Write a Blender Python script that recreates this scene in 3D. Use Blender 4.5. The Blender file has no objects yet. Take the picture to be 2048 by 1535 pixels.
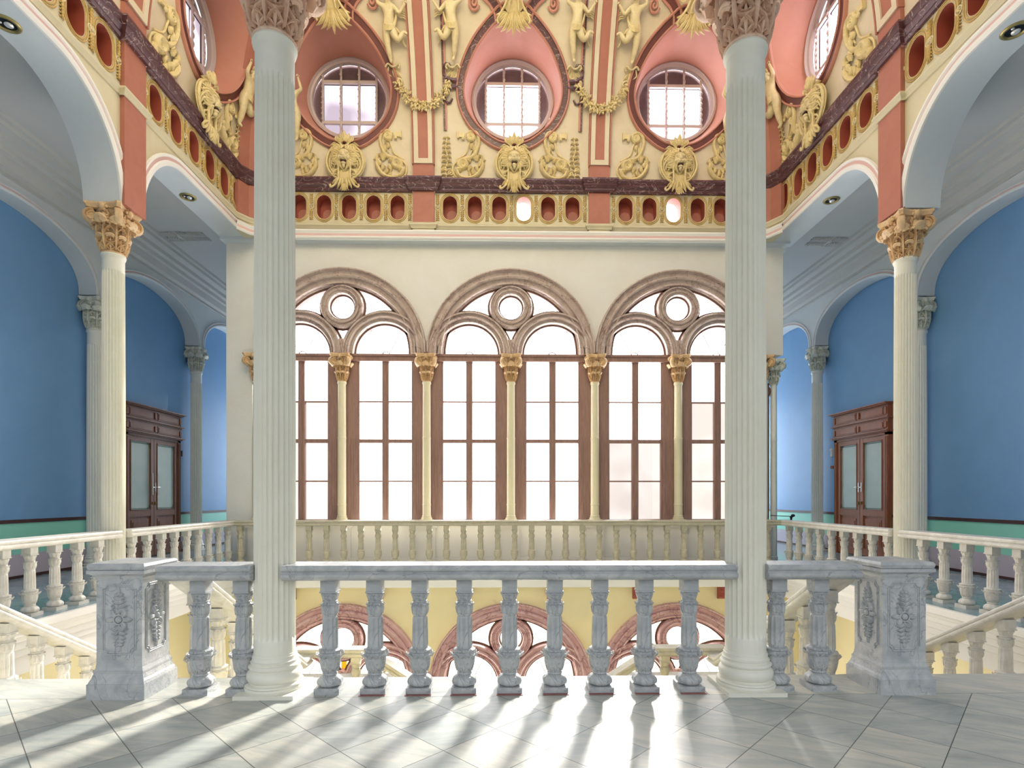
import bpy, math, random
from mathutils import Vector, Matrix
random.seed(7)
PI = math.pi
C = bpy.context.scene.collection
sin, cos = math.sin, math.cos

# ------------------------------------------------------------------ mesh builder
class MB:
    def __init__(s):
        s.v = []; s.f = []; s.m = []; s.X = None
    def add(s, vs, fs, mi=0):
        o = len(s.v)
        if s.X is not None:
            vs = [tuple(s.X @ Vector(p)) for p in vs]
        s.v += [tuple(p) for p in vs]
        for f in fs:
            s.f.append(tuple(i + o for i in f)); s.m.append(mi)
    def box(s, x0, x1, y0, y1, z0, z1, mi=0):
        s.add([(x0,y0,z0),(x1,y0,z0),(x1,y1,z0),(x0,y1,z0),(x0,y0,z1),(x1,y0,z1),(x1,y1,z1),(x0,y1,z1)],
              [(0,3,2,1),(4,5,6,7),(0,1,5,4),(1,2,6,5),(2,3,7,6),(3,0,4,7)], mi)
    def grid(s, P, mi=0, cu=False, cv=False):
        nu, nv = len(P), len(P[0])
        vs = [p for r in P for p in r]; fs = []
        for i in range(nu if cu else nu-1):
            for j in range(nv if cv else nv-1):
                i2 = (i+1) % nu; j2 = (j+1) % nv
                fs.append((i*nv+j, i2*nv+j, i2*nv+j2, i*nv+j2))
        s.add(vs, fs, mi)
    def lathe(s, prof, seg=32, fn=None, c=(0,0,0), mi=0, cap=True, sq=None):
        P = []
        for (r, z) in prof:
            row = []
            for k in range(seg):
                a = 2*PI*k/seg
                rr = fn(a, z, r) if fn else r
                row.append((c[0]+rr*cos(a), c[1]+rr*sin(a), c[2]+z))
            P.append(row)
        s.grid(P, mi, cv=True)
        if cap:
            n = len(prof)
            for r_i in (0, n-1):
                s.add(P[r_i], [tuple(range(seg))], mi)
    def prism(s, poly, w0, w1, to3, mi=0, mi_side=None):
        """poly 2D (simple) extruded from w0 to w1 with to3(u,v,w)"""
        from mathutils.geometry import tessellate_polygon
        n = len(poly)
        tr = tessellate_polygon([[Vector((p[0], p[1], 0)) for p in poly]])
        A = [to3(p[0], p[1], w0) for p in poly]; B = [to3(p[0], p[1], w1) for p in poly]
        s.add(A, [tuple(t) for t in tr], mi); s.add(B, [tuple(t) for t in tr], mi)
        s.add(A+B, [(i, (i+1) % n, n+(i+1) % n, n+i) for i in range(n)], mi if mi_side is None else mi_side)
    def sweep(s, path, prof, to3, mi=0, closed=False, mis=None):
        """2D path, profile (n offset to the left, w), to3(u,v,w)"""
        n = len(path); N = []
        for i in range(n):
            a = path[(i-1) % n] if (closed or i > 0) else None
            b = path[(i+1) % n] if (closed or i < n-1) else None
            p = path[i]
            ds = []
            if a is not None: ds.append((p[0]-a[0], p[1]-a[1]))
            if b is not None: ds.append((b[0]-p[0], b[1]-p[1]))
            ns = []
            for d in ds:
                l = math.hypot(*d) or 1e-9
                ns.append((-d[1]/l, d[0]/l))
            if len(ns) == 2:
                mx, my = ns[0][0]+ns[1][0], ns[0][1]+ns[1][1]
                l = math.hypot(mx, my) or 1e-9; mx /= l; my /= l
                k = 1/max(.35, mx*ns[0][0]+my*ns[0][1])
                N.append((mx*k, my*k))
            else: N.append(ns[0])
        P = [[to3(p[0]+q[0]*a, p[1]+q[1]*a, b) for (a, b) in prof] for p, q in zip(path, N)]
        if mis is None: s.grid(P, mi, cu=closed)
        else:
            for j in range(len(prof)-1):
                s.grid([[r[j], r[j+1]] for r in P], mis[j], cu=closed)
        if not closed and mis is None:
            s.add(P[0], [tuple(range(len(prof)))], mi); s.add(P[-1], [tuple(range(len(prof)))], mi)
    def tube(s, pts, rad, seg=8, mi=0, up=None, asp=1.0, cap=True):
        pts = [Vector(p) for p in pts]; n = len(pts)
        if not hasattr(rad, '__len__'): rad = [rad]*n
        T = []
        for i in range(n):
            t = pts[min(i+1, n-1)]-pts[max(i-1, 0)]
            T.append(t.normalized() if t.length > 1e-9 else Vector((0,0,1)))
        if up is None:
            u = Vector((0,0,1)) if abs(T[0].z) < .9 else Vector((1,0,0))
        else: u = Vector(up)
        P = []; U = u
        for i in range(n):
            if up is None:
                U = (U - T[i]*U.dot(T[i])); U = U.normalized() if U.length > 1e-6 else Vector((1,0,0))
            else:
                U = Vector(up)
            V = T[i].cross(U).normalized()
            P.append([tuple(pts[i]+U*cos(2*PI*k/seg)*rad[i]*asp+V*sin(2*PI*k/seg)*rad[i]) for k in range(seg)])
        s.grid(P, mi, cv=True)
        if cap:
            s.add(P[0], [tuple(range(seg))], mi); s.add(P[-1], [tuple(range(seg))], mi)
    def ball(s, c, r, seg=12, rings=8, mi=0, rot=None):
        if not hasattr(r, '__len__'): r = (r, r, r)
        P = []
        for i in range(rings+1):
            ph = PI*i/rings; row = []
            for k in range(seg):
                a = 2*PI*k/seg
                q = Vector((r[0]*sin(ph)*cos(a), r[1]*sin(ph)*sin(a), r[2]*cos(ph)))
                if rot is not None: q = rot @ q
                row.append((c[0]+q.x, c[1]+q.y, c[2]+q.z))
            P.append(row)
        s.grid(P, mi, cv=True)
    def petal(s, cx, cz, L, W, ang, h, y=0, mi=0, ns=7, nt=4, bend=0.0):
        """leaf shaped relief lying on the plane y, pointing along ang (in x-z), rising h towards -y"""
        P = []
        for i in range(ns):
            q = i/(ns-1)
            w = W*max(.03, sin(PI*min(1, q*.93+.05)))**.75*(1-.35*q)
            row = []
            for j in range(-nt, nt+1):
                t = j/nt
                lx = q*L; ly = w*t
                b = bend*q*q
                xx = lx*cos(b)-ly*sin(b); yy = lx*sin(b)+ly*cos(b)
                hh = h*(sin(PI*(.1+.85*q))**.5)*(1-t*t)**.5*(1-.28*(1 if j == 0 else 0))
                row.append((cx+xx*cos(ang)-yy*sin(ang), y-hh, cz+xx*sin(ang)+yy*cos(ang)))
            P.append(row)
        s.grid(P, mi)
    def rtube(s, pts, rad, y=0, asp=1.0, seg=8, mi=0):
        """relief tube along 2D points (x,z) at depth y"""
        s.tube([(p[0], y if len(p) < 3 else p[2], p[1]) for p in pts], rad, seg=seg, mi=mi, up=(0,1,0), asp=asp)
    def mesh(s, name, mats, smooth=35):
        me = bpy.data.meshes.new(name)
        me.from_pydata(s.v, [], s.f)
        for m in mats: me.materials.append(m)
        if len(mats) > 1: me.polygons.foreach_set('material_index', s.m)
        me.validate(); me.update()
        import bmesh
        bm = bmesh.new(); bm.from_mesh(me)
        bmesh.ops.remove_doubles(bm, verts=bm.verts, dist=1e-5)
        bmesh.ops.recalc_face_normals(bm, faces=bm.faces)
        bm.to_mesh(me); bm.free()
        if smooth:
            me.shade_smooth(); me.set_sharp_from_angle(angle=math.radians(smooth))
        return me
    def build(s, name, mat, parent=None, smooth=35, loc=None):
        mats = mat if isinstance(mat, (list, tuple)) else [mat]
        o = bpy.data.objects.new(name, s.mesh(name, mats, smooth)); C.objects.link(o)
        if parent is not None: o.parent = parent
        if loc: o.location = loc
        return o

def inst(name, me, parent=None, loc=(0,0,0), rz=0, sc=(1,1,1), rx=0):
    o = bpy.data.objects.new(name, me); C.objects.link(o)
    o.location = loc; o.rotation_euler = (rx, 0, rz); o.scale = sc
    if parent is not None: o.parent = parent
    return o
def empty(name, loc=(0,0,0), rz=0, sc=(1,1,1), rx=0):
    o = bpy.data.objects.new(name, None); C.objects.link(o); o.empty_display_size = .2
    o.location = loc; o.rotation_euler = (rx, 0, rz); o.scale = sc
    return o
def tag(o, label, cat, group=None):
    o['label'] = label; o['category'] = cat
    if group: o['group'] = group
    return o
def struct(o, label=None):
    o['kind'] = 'structure'
    if label: o['label'] = label
    return o
def spiral(cx, cz, r0, r1, a0, turns, n=28, y=None):
    out = []
    for i in range(n):
        q = i/(n-1); r = r0+(r1-r0)*q**1.15; a = a0+turns*2*PI*q
        out.append((cx+r*cos(a), cz+r*sin(a)) if y is None else (cx+r*cos(a), cz+r*sin(a), y))
    return out
def smoothpts(P, k=4):
    """Catmull-Rom"""
    out = []
    n = len(P)
    for i in range(n-1):
        p0, p1, p2, p3 = P[max(i-1,0)], P[i], P[i+1], P[min(i+2,n-1)]
        for j in range(k):
            t = j/k
            out.append(tuple(.5*((2*b)+(-a+c)*t+(2*a-5*b+4*c-d)*t*t+(-a+3*b-3*c+d)*t**3) for a, b, c, d in zip(p0, p1, p2, p3)))
    out.append(tuple(P[-1]))
    return out
def taper(n, a, m, b):
    return [a+(m-a)*min(1, i/(n*.35)) if i < n*.35 else m+(b-m)*((i-n*.35)/(n*.65)) for i in range(n)]

# ------------------------------------------------------------------ materials
def lin(c):
    return tuple(((x/255)/12.92 if x/255 <= .04045 else ((x/255+.055)/1.055)**2.4) for x in c)+(1,)
def mat(name, col, rough=.6, col2=None, scale=4.0, amount=.5, vein=None, vscale=2.0, vwidth=.06, bump=0.0, bscale=40,
        metal=0, coat=0, spec=.5, stretch=None, coord='Object', dist=.8):
    m = bpy.data.materials.new(name); m.use_nodes = True
    nt = m.node_tree; N = nt.nodes; L = nt.links
    b = N['Principled BSDF']; b.inputs['Roughness'].default_value = rough
    b.inputs['Metallic'].default_value = metal; b.inputs['Specular IOR Level'].default_value = spec
    if coat: b.inputs['Coat Weight'].default_value = coat
    c1 = lin(col)
    b.inputs['Base Color'].default_value = c1
    tc = N.new('ShaderNodeTexCoord'); mp = N.new('ShaderNodeMapping')
    if coord == 'Position':
        g = N.new('ShaderNodeNewGeometry'); L.new(g.outputs['Position'], mp.inputs[0])
    else: L.new(tc.outputs[coord], mp.inputs[0])
    if stretch: mp.inputs['Scale'].default_value = stretch
    cur = None
    if col2 is not None:
        n = N.new('ShaderNodeTexNoise'); n.inputs['Scale'].default_value = scale; n.inputs['Detail'].default_value = 6
        n.inputs['Roughness'].default_value = .6; n.inputs['Distortion'].default_value = dist
        L.new(mp.outputs[0], n.inputs['Vector'])
        r = N.new('ShaderNodeMapRange'); r.inputs[1].default_value = .5-.25; r.inputs[2].default_value = .5+.25
        r.inputs[3].default_value = 0; r.inputs[4].default_value = amount*2 if amount < .5 else 1
        L.new(n.outputs['Fac'], r.inputs[0])
        mx = N.new('ShaderNodeMix'); mx.data_type = 'RGBA'
        mx.inputs[6].default_value = c1; mx.inputs[7].default_value = lin(col2)
        L.new(r.outputs[0], mx.inputs[0]); cur = mx.outputs[2]
    if vein is not None:
        n = N.new('ShaderNodeTexNoise'); n.inputs['Scale'].default_value = vscale; n.inputs['Detail'].default_value = 5
        n.inputs['Distortion'].default_value = 1.6; L.new(mp.outputs[0], n.inputs['Vector'])
        s1 = N.new('ShaderNodeMath'); s1.operation = 'SUBTRACT'; s1.inputs[1].default_value = .5; L.new(n.outputs['Fac'], s1.inputs[0])
        s2 = N.new('ShaderNodeMath'); s2.operation = 'ABSOLUTE'; L.new(s1.outputs[0], s2.inputs[0])
        r = N.new('ShaderNodeMapRange'); r.inputs[1].default_value = 0; r.inputs[2].default_value = vwidth
        r.inputs[3].default_value = .75; r.inputs[4].default_value = 0; L.new(s2.outputs[0], r.inputs[0])
        mx = N.new('ShaderNodeMix'); mx.data_type = 'RGBA'
        if cur is not None: L.new(cur, mx.inputs[6])
        else: mx.inputs[6].default_value = c1
        mx.inputs[7].default_value = lin(vein); L.new(r.outputs[0], mx.inputs[0]); cur = mx.outputs[2]
    if cur is not None: L.new(cur, b.inputs['Base Color'])
    if bump:
        n = N.new('ShaderNodeTexNoise'); n.inputs['Scale'].default_value = bscale; n.inputs['Detail'].default_value = 4
        L.new(mp.outputs[0], n.inputs['Vector'])
        bp = N.new('ShaderNodeBump'); bp.inputs['Strength'].default_value = bump; bp.inputs['Distance'].default_value = .02
        L.new(n.outputs['Fac'], bp.inputs['Height']); L.new(bp.outputs[0], b.inputs['Normal'])
    return m
def emit(name, col, st, col2=None, scale=1.5, trans=0):
    m = bpy.data.materials.new(name); m.use_nodes = True
    nt = m.node_tree; N = nt.nodes; L = nt.links
    N.remove(N['Principled BSDF'])
    e = N.new('ShaderNodeEmission'); e.inputs[0].default_value = lin(col); e.inputs[1].default_value = st
    if col2 is not None:
        tc = N.new('ShaderNodeTexCoord'); n = N.new('ShaderNodeTexNoise'); n.inputs['Scale'].default_value = scale
        n.inputs['Detail'].default_value = 1
        L.new(tc.outputs['Object'], n.inputs['Vector'])
        r = N.new('ShaderNodeMapRange'); r.inputs[1].default_value = .4; r.inputs[2].default_value = .62; L.new(n.outputs['Fac'], r.inputs[0])
        mx = N.new('ShaderNodeMix'); mx.data_type = 'RGBA'; mx.inputs[6].default_value = lin(col); mx.inputs[7].default_value = lin(col2)
        L.new(r.outputs[0], mx.inputs[0]); L.new(mx.outputs[2], e.inputs[0])
    if trans:
        t = N.new('ShaderNodeBsdfTransparent'); t.inputs[0].default_value = (trans, trans, trans, 1)
        a = N.new('ShaderNodeAddShader'); L.new(e.outputs[0], a.inputs[0]); L.new(t.outputs[0], a.inputs[1])
        L.new(a.outputs[0], N['Material Output'].inputs[0])
    else: L.new(e.outputs[0], N['Material Output'].inputs[0])
    return m
M = {}
M['white'] = mat('white_plaster', (226,226,222), .7, (218,216,208), 1.2, .5, bump=.15, bscale=25)
M['bandwhite'] = mat('white_moulding', (234,232,228), .55)
M['pinkline'] = mat('pale_pink_paint', (222,186,182), .6)
M['pinkline2'] = mat('rose_paint', (200,140,140), .6)
M['cream'] = mat('cream_plaster', (212,203,174), .65, (203,193,161), 2.0, .5, bump=.1, bscale=20)
M['vault'] = mat('vault_cream', (220,208,184), .65, (209,193,166), 2.2, .5, bump=.15, bscale=18)
M['gold'] = mat('gilded_ochre_stucco', (230,214,164), .5, (208,184,128), 14, .5, bump=.25, bscale=60)
M['goldpale'] = mat('pale_ochre_stucco', (226,212,172), .5, (208,188,140), 10, .5, bump=.2, bscale=50)
M['goldring'] = mat('old_gold_ring', (208,180,112), .45, (176,142,82), 12, .5, bump=.2)
M['terra'] = mat('terracotta_paint', (178,116,98), .6, (166,104,88), 3, .5, bump=.08)
M['niche'] = mat('niche_terracotta', (160,80,64), .6)
M['coral'] = mat('coral_paint', (200,142,124), .55, (190,130,112), 1.6, .5, bump=.08)
M['purple'] = mat('purple_marble_paint', (104,64,68), .35, (72,42,50), 6, .5, vein=(206,186,182), vscale=2.4, vwidth=.012, stretch=(1,1,2.5))
M['band'] = mat('brown_purple_band', (112,60,54), .5, (96,48,50), 8, .5)
M['soffit'] = mat('pale_blue_plaster', (206,212,216), .7, (198,206,211), 1.5, .5, bump=.05)
M['ceil'] = mat('grey_blue_ceiling', (186,187,186), .7, (180,182,182), 1.0, .5)
M['blue'] = mat('blue_wall_paint', (112,160,208), .6, (104,152,200), .8, .5, bump=.06, bscale=8, coord='Position')
M['mint'] = mat('mint_paint', (140,214,196), .5)
M['mauve'] = mat('mauve_paint', (188,180,194), .5)
M['stripe'] = mat('dark_brown_stripe', (66,36,36), .5)
M['column'] = mat('painted_column', (234,233,220), .45, (226,223,208), 3, .5)
M['column2'] = mat('pale_grey_column', (224,226,220), .5, (214,216,212), 3, .5)
M['marble'] = mat('grey_white_marble', (200,201,199), .38, (150,156,162), 7, .5, vein=(124,132,140), vscale=2.6, vwidth=.010, bump=.2, bscale=50)
M['marblew'] = mat('warm_white_marble', (226,224,217), .4, (196,192,182), 8, .5, bump=.25, bscale=70)
M['marblef'] = mat('aged_marble', (200,195,176), .45, (172,166,144), 9, .5, bump=.25, bscale=70)
M['capgold'] = mat('ochre_capital', (228,200,156), .5, (206,166,122), 12, .5, bump=.3, bscale=70)
M['cappink'] = mat('pinkish_capital', (232,204,178), .5, (208,162,134), 12, .5, bump=.3, bscale=60)
M['capgrey'] = mat('grey_capital', (224,226,214), .5, (192,196,186), 10, .5, bump=.25, bscale=60)
M['wood'] = mat('brown_window_wood', (162,130,118), .5, (132,100,90), 7, .5, stretch=(3,3,.4), bump=.1)
M['doorwood'] = mat('door_wood', (126,78,56), .45, (100,58,42), 8, .5, stretch=(3,3,.4), bump=.08)
M['doorwood2'] = mat('door_wood_warm', (162,94,58), .42, (130,72,44), 8, .5, stretch=(3,3,.4), bump=.08)
M['trac'] = mat('veined_taupe_marble', (214,200,190), .5, (172,148,140), 3.0, .5, vein=(120,82,78), vscale=2.0, vwidth=.014, dist=1.5)
M['trac2'] = mat('veined_pink_marble', (224,192,192), .5, (194,148,152), 3.5, .5, vein=(140,80,82), vscale=1.8, vwidth=.02, dist=1.5)
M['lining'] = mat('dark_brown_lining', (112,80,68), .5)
M['yellow'] = mat('yellow_wall_paint', (240,228,186), .65, (236,221,174), 1.5, .5)
M['redbr'] = mat('red_bracket', (178,92,78), .6, (150,70,62), 20, .5)
M['oculus'] = mat('oculus_frame_paint', (196,180,180), .5)
M['dark'] = mat('dark_metal', (30,32,34), .4, metal=.6)
M['brass'] = mat('aged_brass', (160,146,94), .35, metal=.6)
M['colcream'] = mat('cream_colonnette', (228,222,192), .5, (218,210,176), 3, .5)
M['chrome'] = mat('polished_metal', (226,226,226), .25, metal=.5)
M['dimglass'] = mat('dusty_mauve_glass', (112,92,98), .25, (92,74,82), 4, .5)
M['frost'] = mat('frosted_door_glass', (190,204,200), .25, (178,194,190), 2, .5)
M['frost2'] = mat('etched_glass', (104,122,112), .3)
M['reflred'] = mat('red_reflection_shade', (128,66,62), .4, (150,96,90), 10, .5)  # reddish reflection and shadow at the baluster feet, put into the colour
M['lit'] = emit('daylight_frosted', (250,251,255), 6.0, trans=.7)
M['lit2'] = emit('daylight_frosted_strong', (250,251,255), 7.0, trans=.7)
M['litend'] = emit('daylight_gallery_end', (240,248,255), 8.0)
M['litend2'] = emit('daylight_gallery_end_bright', (240,248,255), 10.0)
M['lit3'] = emit('daylight_soft', (250,240,232), .76, (234,220,212), 1.2, trans=.1)
M['litlow'] = emit('daylight_cream', (250,242,228), 4.5, (240,228,208), 1.4, trans=.5)
M['litoc'] = emit('daylight_oculus', (250,248,255), 7.0, (200,186,196), 1.1, trans=.6)
M['litoc2'] = emit('daylight_oculus_grey', (220,212,220), 1.5, (160,146,158), 1.3)
M['amber'] = emit('amber_pane', (240,180,40), .9)

def floor_mat():
    m = bpy.data.materials.new('marble_floor_tiles'); m.use_nodes = True
    nt = m.node_tree; N = nt.nodes; L = nt.links; b = N['Principled BSDF']
    g = N.new('ShaderNodeNewGeometry')
    sep = N.new('ShaderNodeSeparateXYZ'); L.new(g.outputs['Position'], sep.inputs[0])
    def mt(op, a, c):
        n = N.new('ShaderNodeMath'); n.operation = op
        for i, q in enumerate((a, c)):
            if q is None: continue
            if isinstance(q, (int, float)): n.inputs[i].default_value = q
            else: L.new(q, n.inputs[i])
        return n.outputs[0]
    T = .43; k = .70711
    u = mt('MULTIPLY', mt('ADD', sep.outputs[0], sep.outputs[1]), k/T)
    v = mt('MULTIPLY', mt('SUBTRACT', sep.outputs[1], sep.outputs[0]), k/T)
    u = mt('ADD', u, 40-1.575/T); v = mt('ADD', v, 40-1.806/T)
    fu = mt('FRACT', u, None); fv = mt('FRACT', v, None)
    def edge(f): return mt('MINIMUM', f, mt('SUBTRACT', 1.0, f))
    e = mt('MINIMUM', edge(fu), edge(fv))
    iu = mt('FLOOR', u, None); iv = mt('FLOOR', v, None)
    # border course along the balustrade
    inb = mt('GREATER_THAN', sep.outputs[1], 4.2)
    ey = mt('ABSOLUTE', mt('SUBTRACT', sep.outputs[1], 4.2), None)
    bx = mt('FRACT', mt('DIVIDE', mt('ADD', sep.outputs[0], 20.3), 1.45), None)
    eb = mt('MULTIPLY', edge(bx), 1.45/T)
    e2 = mt('ADD', mt('MULTIPLY', e, mt('SUBTRACT', 1.0, inb)), mt('MULTIPLY', eb, inb))
    e3 = mt('MINIMUM', e2, mt('DIVIDE', ey, T))
    joint = mt('LESS_THAN', e3, .0065)
    ib = mt('FLOOR', mt('DIVIDE', mt('ADD', sep.outputs[0], 20.3), 1.45), None)
    idu = mt('ADD', mt('MULTIPLY', iu, mt('SUBTRACT', 1.0, inb)), mt('MULTIPLY', mt('ADD', ib, 200.0), inb))
    idv = mt('MULTIPLY', iv, mt('SUBTRACT', 1.0, inb))
    cmb = N.new('ShaderNodeCombineXYZ'); L.new(idu, cmb.inputs[0]); L.new(idv, cmb.inputs[1])
    wn = N.new('ShaderNodeTexWhiteNoise'); L.new(cmb.outputs[0], wn.inputs['Vector'])
    # per-tile offset and rotation of the veins
    vm = N.new('ShaderNodeVectorMath'); vm.operation = 'MULTIPLY_ADD'
    L.new(wn.outputs['Color'], vm.inputs[0]); vm.inputs[1].default_value = (30, 30, 30); L.new(g.outputs['Position'], vm.inputs[2])
    rot = N.new('ShaderNodeVectorRotate'); rot.rotation_type = 'Z_AXIS'; L.new(vm.outputs[0], rot.inputs[0])
    ang = mt('ADD', mt('MULTIPLY', wn.outputs['Value'], .9), -.2); L.new(ang, rot.inputs['Angle'])
    mp = N.new('ShaderNodeMapping'); mp.inputs['Scale'].default_value = (1.0, 4, 1); L.new(rot.outputs[0], mp.inputs[0])
    n1 = N.new('ShaderNodeTexNoise'); n1.inputs['Scale'].default_value = 2.2; n1.inputs['Detail'].default_value = 8
    n1.inputs['Roughness'].default_value = .65; n1.inputs['Distortion'].default_value = .6; L.new(mp.outputs[0], n1.inputs['Vector'])
    cr = N.new('ShaderNodeValToRGB'); L.new(n1.outputs['Fac'], cr.inputs[0])
    cr.color_ramp.elements[0].position = .3; cr.color_ramp.elements[0].color = lin((170,174,170))
    cr.color_ramp.elements[1].position = .62; cr.color_ramp.elements[1].color = lin((210,206,196))
    x = cr.color_ramp.elements.new(.47); x.color = lin((190,192,186))
    # tile tint
    tint = N.new('ShaderNodeMix'); tint.data_type = 'RGBA'; tint.blend_type = 'MULTIPLY'
    tr = N.new('ShaderNodeMapRange'); tr.inputs[3].default_value = 0; tr.inputs[4].default_value = 1; L.new(wn.outputs['Value'], tr.inputs[0])
    tc = N.new('ShaderNodeMix'); tc.data_type = 'RGBA'; tc.inputs[6].default_value = (.76,.80,.82,1); tc.inputs[7].default_value = (1.0,.98,.93,1)
    L.new(tr.outputs[0], tc.inputs[0])
    tint.inputs[0].default_value = 1; L.new(cr.outputs[0], tint.inputs[6]); L.new(tc.outputs[2], tint.inputs[7])
    jm = N.new('ShaderNodeMix'); jm.data_type = 'RGBA'; L.new(joint, jm.inputs[0]); L.new(tint.outputs[2], jm.inputs[6])
    jm.inputs[7].default_value = lin((92,94,90)); L.new(jm.outputs[2], b.inputs['Base Color'])
    n2 = N.new('ShaderNodeTexNoise'); n2.inputs['Scale'].default_value = 3; n2.inputs['Detail'].default_value = 5; L.new(g.outputs['Position'], n2.inputs['Vector'])
    rr = N.new('ShaderNodeMapRange'); rr.inputs[3].default_value = .30; rr.inputs[4].default_value = .50; L.new(n2.outputs['Fac'], rr.inputs[0])
    L.new(rr.outputs[0], b.inputs['Roughness']); b.inputs['Specular IOR Level'].default_value = .45
    return m
M['floor'] = floor_mat()
M['galfloor'] = mat('polished_teal_grey_marble', (150,172,180), .16, (116,142,154), 2, .5, vein=(96,112,124), vscale=1.6, vwidth=.02, coord='Position')
# ------------------------------------------------------------------ dimensions (metres)
XL, XR, YB, Z0, RV = 5.9, 6.05, 12.7, 8.68, 5.6
XO = .08                      # centre line of the windows
YC = {-1: 8.785, 1: 8.69}     # side column / pilaster centres
GW = 9.05                     # gallery walls
WX = [-5.71 + 1.93*k for k in range(7)]
def off(z):
    return 0 if z < Z0 else RV - math.sqrt(max(.01, RV*RV-(z-Z0)**2))
def mBack(u, z, h=0):
    o = off(z); s = max(0, z-Z0)/RV; c = math.sqrt(max(0, 1-s*s))
    return (u, YB-o-h*c, z-h*s)
def mLeft(u, z, h=0):
    o = off(z); s = max(0, z-Z0)/RV; c = math.sqrt(max(0, 1-s*s))
    return (-XL+o+h*c, u, z-h*s)
def mRight(u, z, h=0):
    o = off(z); s = max(0, z-Z0)/RV; c = math.sqrt(max(0, 1-s*s))
    return (XR-o-h*c, u, z-h*s)
SIDE = {-1: (mLeft, XL), 1: (mRight, XR)}

def star_r(poly, c, a):
    dx, dy = cos(a), sin(a); best = None; n = len(poly)
    for i in range(n):
        x1, y1 = poly[i][0]-c[0], poly[i][1]-c[1]; x2, y2 = poly[(i+1) % n][0]-c[0], poly[(i+1) % n][1]-c[1]
        ex, ey = x2-x1, y2-y1; den = dx*ey-dy*ex
        if abs(den) < 1e-12: continue
        t = (x1*ey-y1*ex)/den; s = (x1*dy-y1*dx)/den
        if t > 0 and -1e-9 <= s <= 1+1e-9 and (best is None or t < best): best = t
    return best
def hole_cell(mb, rect, outline, c, nr, mapf, mi=0, na=48):
    u0, u1, v0, v1 = rect
    R4 = [(u0,v0),(u1,v0),(u1,v1),(u0,v1)]
    A = sorted(set([round(2*PI*k/na, 6) for k in range(na)] + [round(math.atan2(p[1]-c[1], p[0]-c[0]) % (2*PI), 6) for p in R4]))
    P = []
    for a in A:
        ri = star_r(outline, c, a); ro = star_r(R4, c, a)
        P.append([mapf(c[0]+(ri+(ro-ri)*k/nr)*cos(a), c[1]+(ri+(ro-ri)*k/nr)*sin(a)) for k in range(nr+1)])
    mb.grid(P, mi, cu=True)
def stadium(cx, cz, a, h, n=10):
    out = []
    for k in range(n+1):
        t = PI*k/n; out.append((cx+a*cos(t), cz+(h-a)+a*sin(t)))
    for k in range(n+1):
        t = PI+PI*k/n; out.append((cx+a*cos(t), cz-(h-a)+a*sin(t)))
    return out
EGG = [(0,9.49),(.33,9.56),(.62,9.74),(.88,9.98),(1.03,10.26),(1.07,10.53),(1.01,10.79),(.89,11.04),(.72,11.27),(.48,11.49),(.32,11.60),(.2,11.68),(0,11.70)]
def egg(uc):
    r = [(uc+a, z) for a, z in EGG]; l = [(uc-a, z) for a, z in reversed(EGG[1:-1])]
    return smoothpts(r + l + [r[0]], 3)[:-1]
EC = 10.55
def egg_path(uc, grow=0, n=72):
    e = egg(uc); out = []
    for k in range(n):
        a = -PI/2+2*PI*k/n; r = star_r(e, (uc, EC), a)
        out.append((uc+r*cos(a), EC+r*sin(a)))
    return out

# ------------------------------------------------------------------ floors and lower parts
mb = MB(); mb.box(-11, 11, -3.5, 4.66, -.25, 0); mb.build('floor', M['floor'], smooth=0)['kind'] = 'structure'
for sg, nm in ((-1, 'left'), (1, 'right')):
    mb = MB()
    x0, x1 = sorted((sg*5.86, sg*11.5))
    mb.box(x0, x1, 4.66, 22, -.05, 0)
    struct(mb.build('floor_gallery_'+nm, M['galfloor'], smooth=0), 'polished blue grey marble floor of the %s gallery' % nm)
    # moulded string of the gallery slab
    mb = MB(); s = sg
    prof = [(5.95,-.004),(5.80,-.006),(5.80,-.10),(5.84,-.12),(5.84,-.16),(5.88,-.18),(5.90,-.24),(5.94,-.26),(5.94,-.34),(5.98,-.36),(5.98,-.44),(6.03,-.46),(6.03,-.68),(6.9,-.68),(6.9,-.3),(6.0,-.3)]
    A = [(s*a, 4.66, z) for a, z in prof]; B = [(s*a, 12.9, z) for a, z in prof]; n = len(prof)
    mb.add(A+B, [(i, (i+1) % n, n+(i+1) % n, n+i) for i in range(n)])
    struct(mb.build('trim_gallery_edge_'+nm, M['bandwhite'], smooth=20), 'white moulded edge of the %s gallery floor' % nm)
    mb = MB(); x0, x1 = sorted((s*6.9, s*7.15)); mb.box(x0, x1, 4.66, 13, -6, -.3)
    struct(mb.build('wall_lower_'+nm, M['yellow'], smooth=0))
mb = MB(); mb.box(-7.2, 7.2, 4.4, 4.66, -6, -.25); struct(mb.build('wall_lower_front', M['yellow'], smooth=0))
mb = MB(); mb.box(-7.2, 7.2, 4.4, 14, -6.2, -6); struct(mb.build('floor_lower_hall', M['galfloor'], smooth=0))
# back landing slab with moulded edge
mb = MB()
prof = [(12.9,0.0),(12.16,0),(12.16,-.12),(12.19,-.14),(12.19,-.2),(12.24,-.22),(12.24,-.48),(12.3,-.5),(12.9,-.5)]
A = [(-6.5, y, z) for y, z in prof]; B = [(6.5, y, z) for y, z in prof]; n = len(prof)
mb.add(A+B, [(i, (i+1) % n, n+(i+1) % n, n+i) for i in range(n)])
struct(mb.build('floor_back_landing', M['bandwhite'], smooth=20), 'white moulded slab under the rear balustrade')

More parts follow.
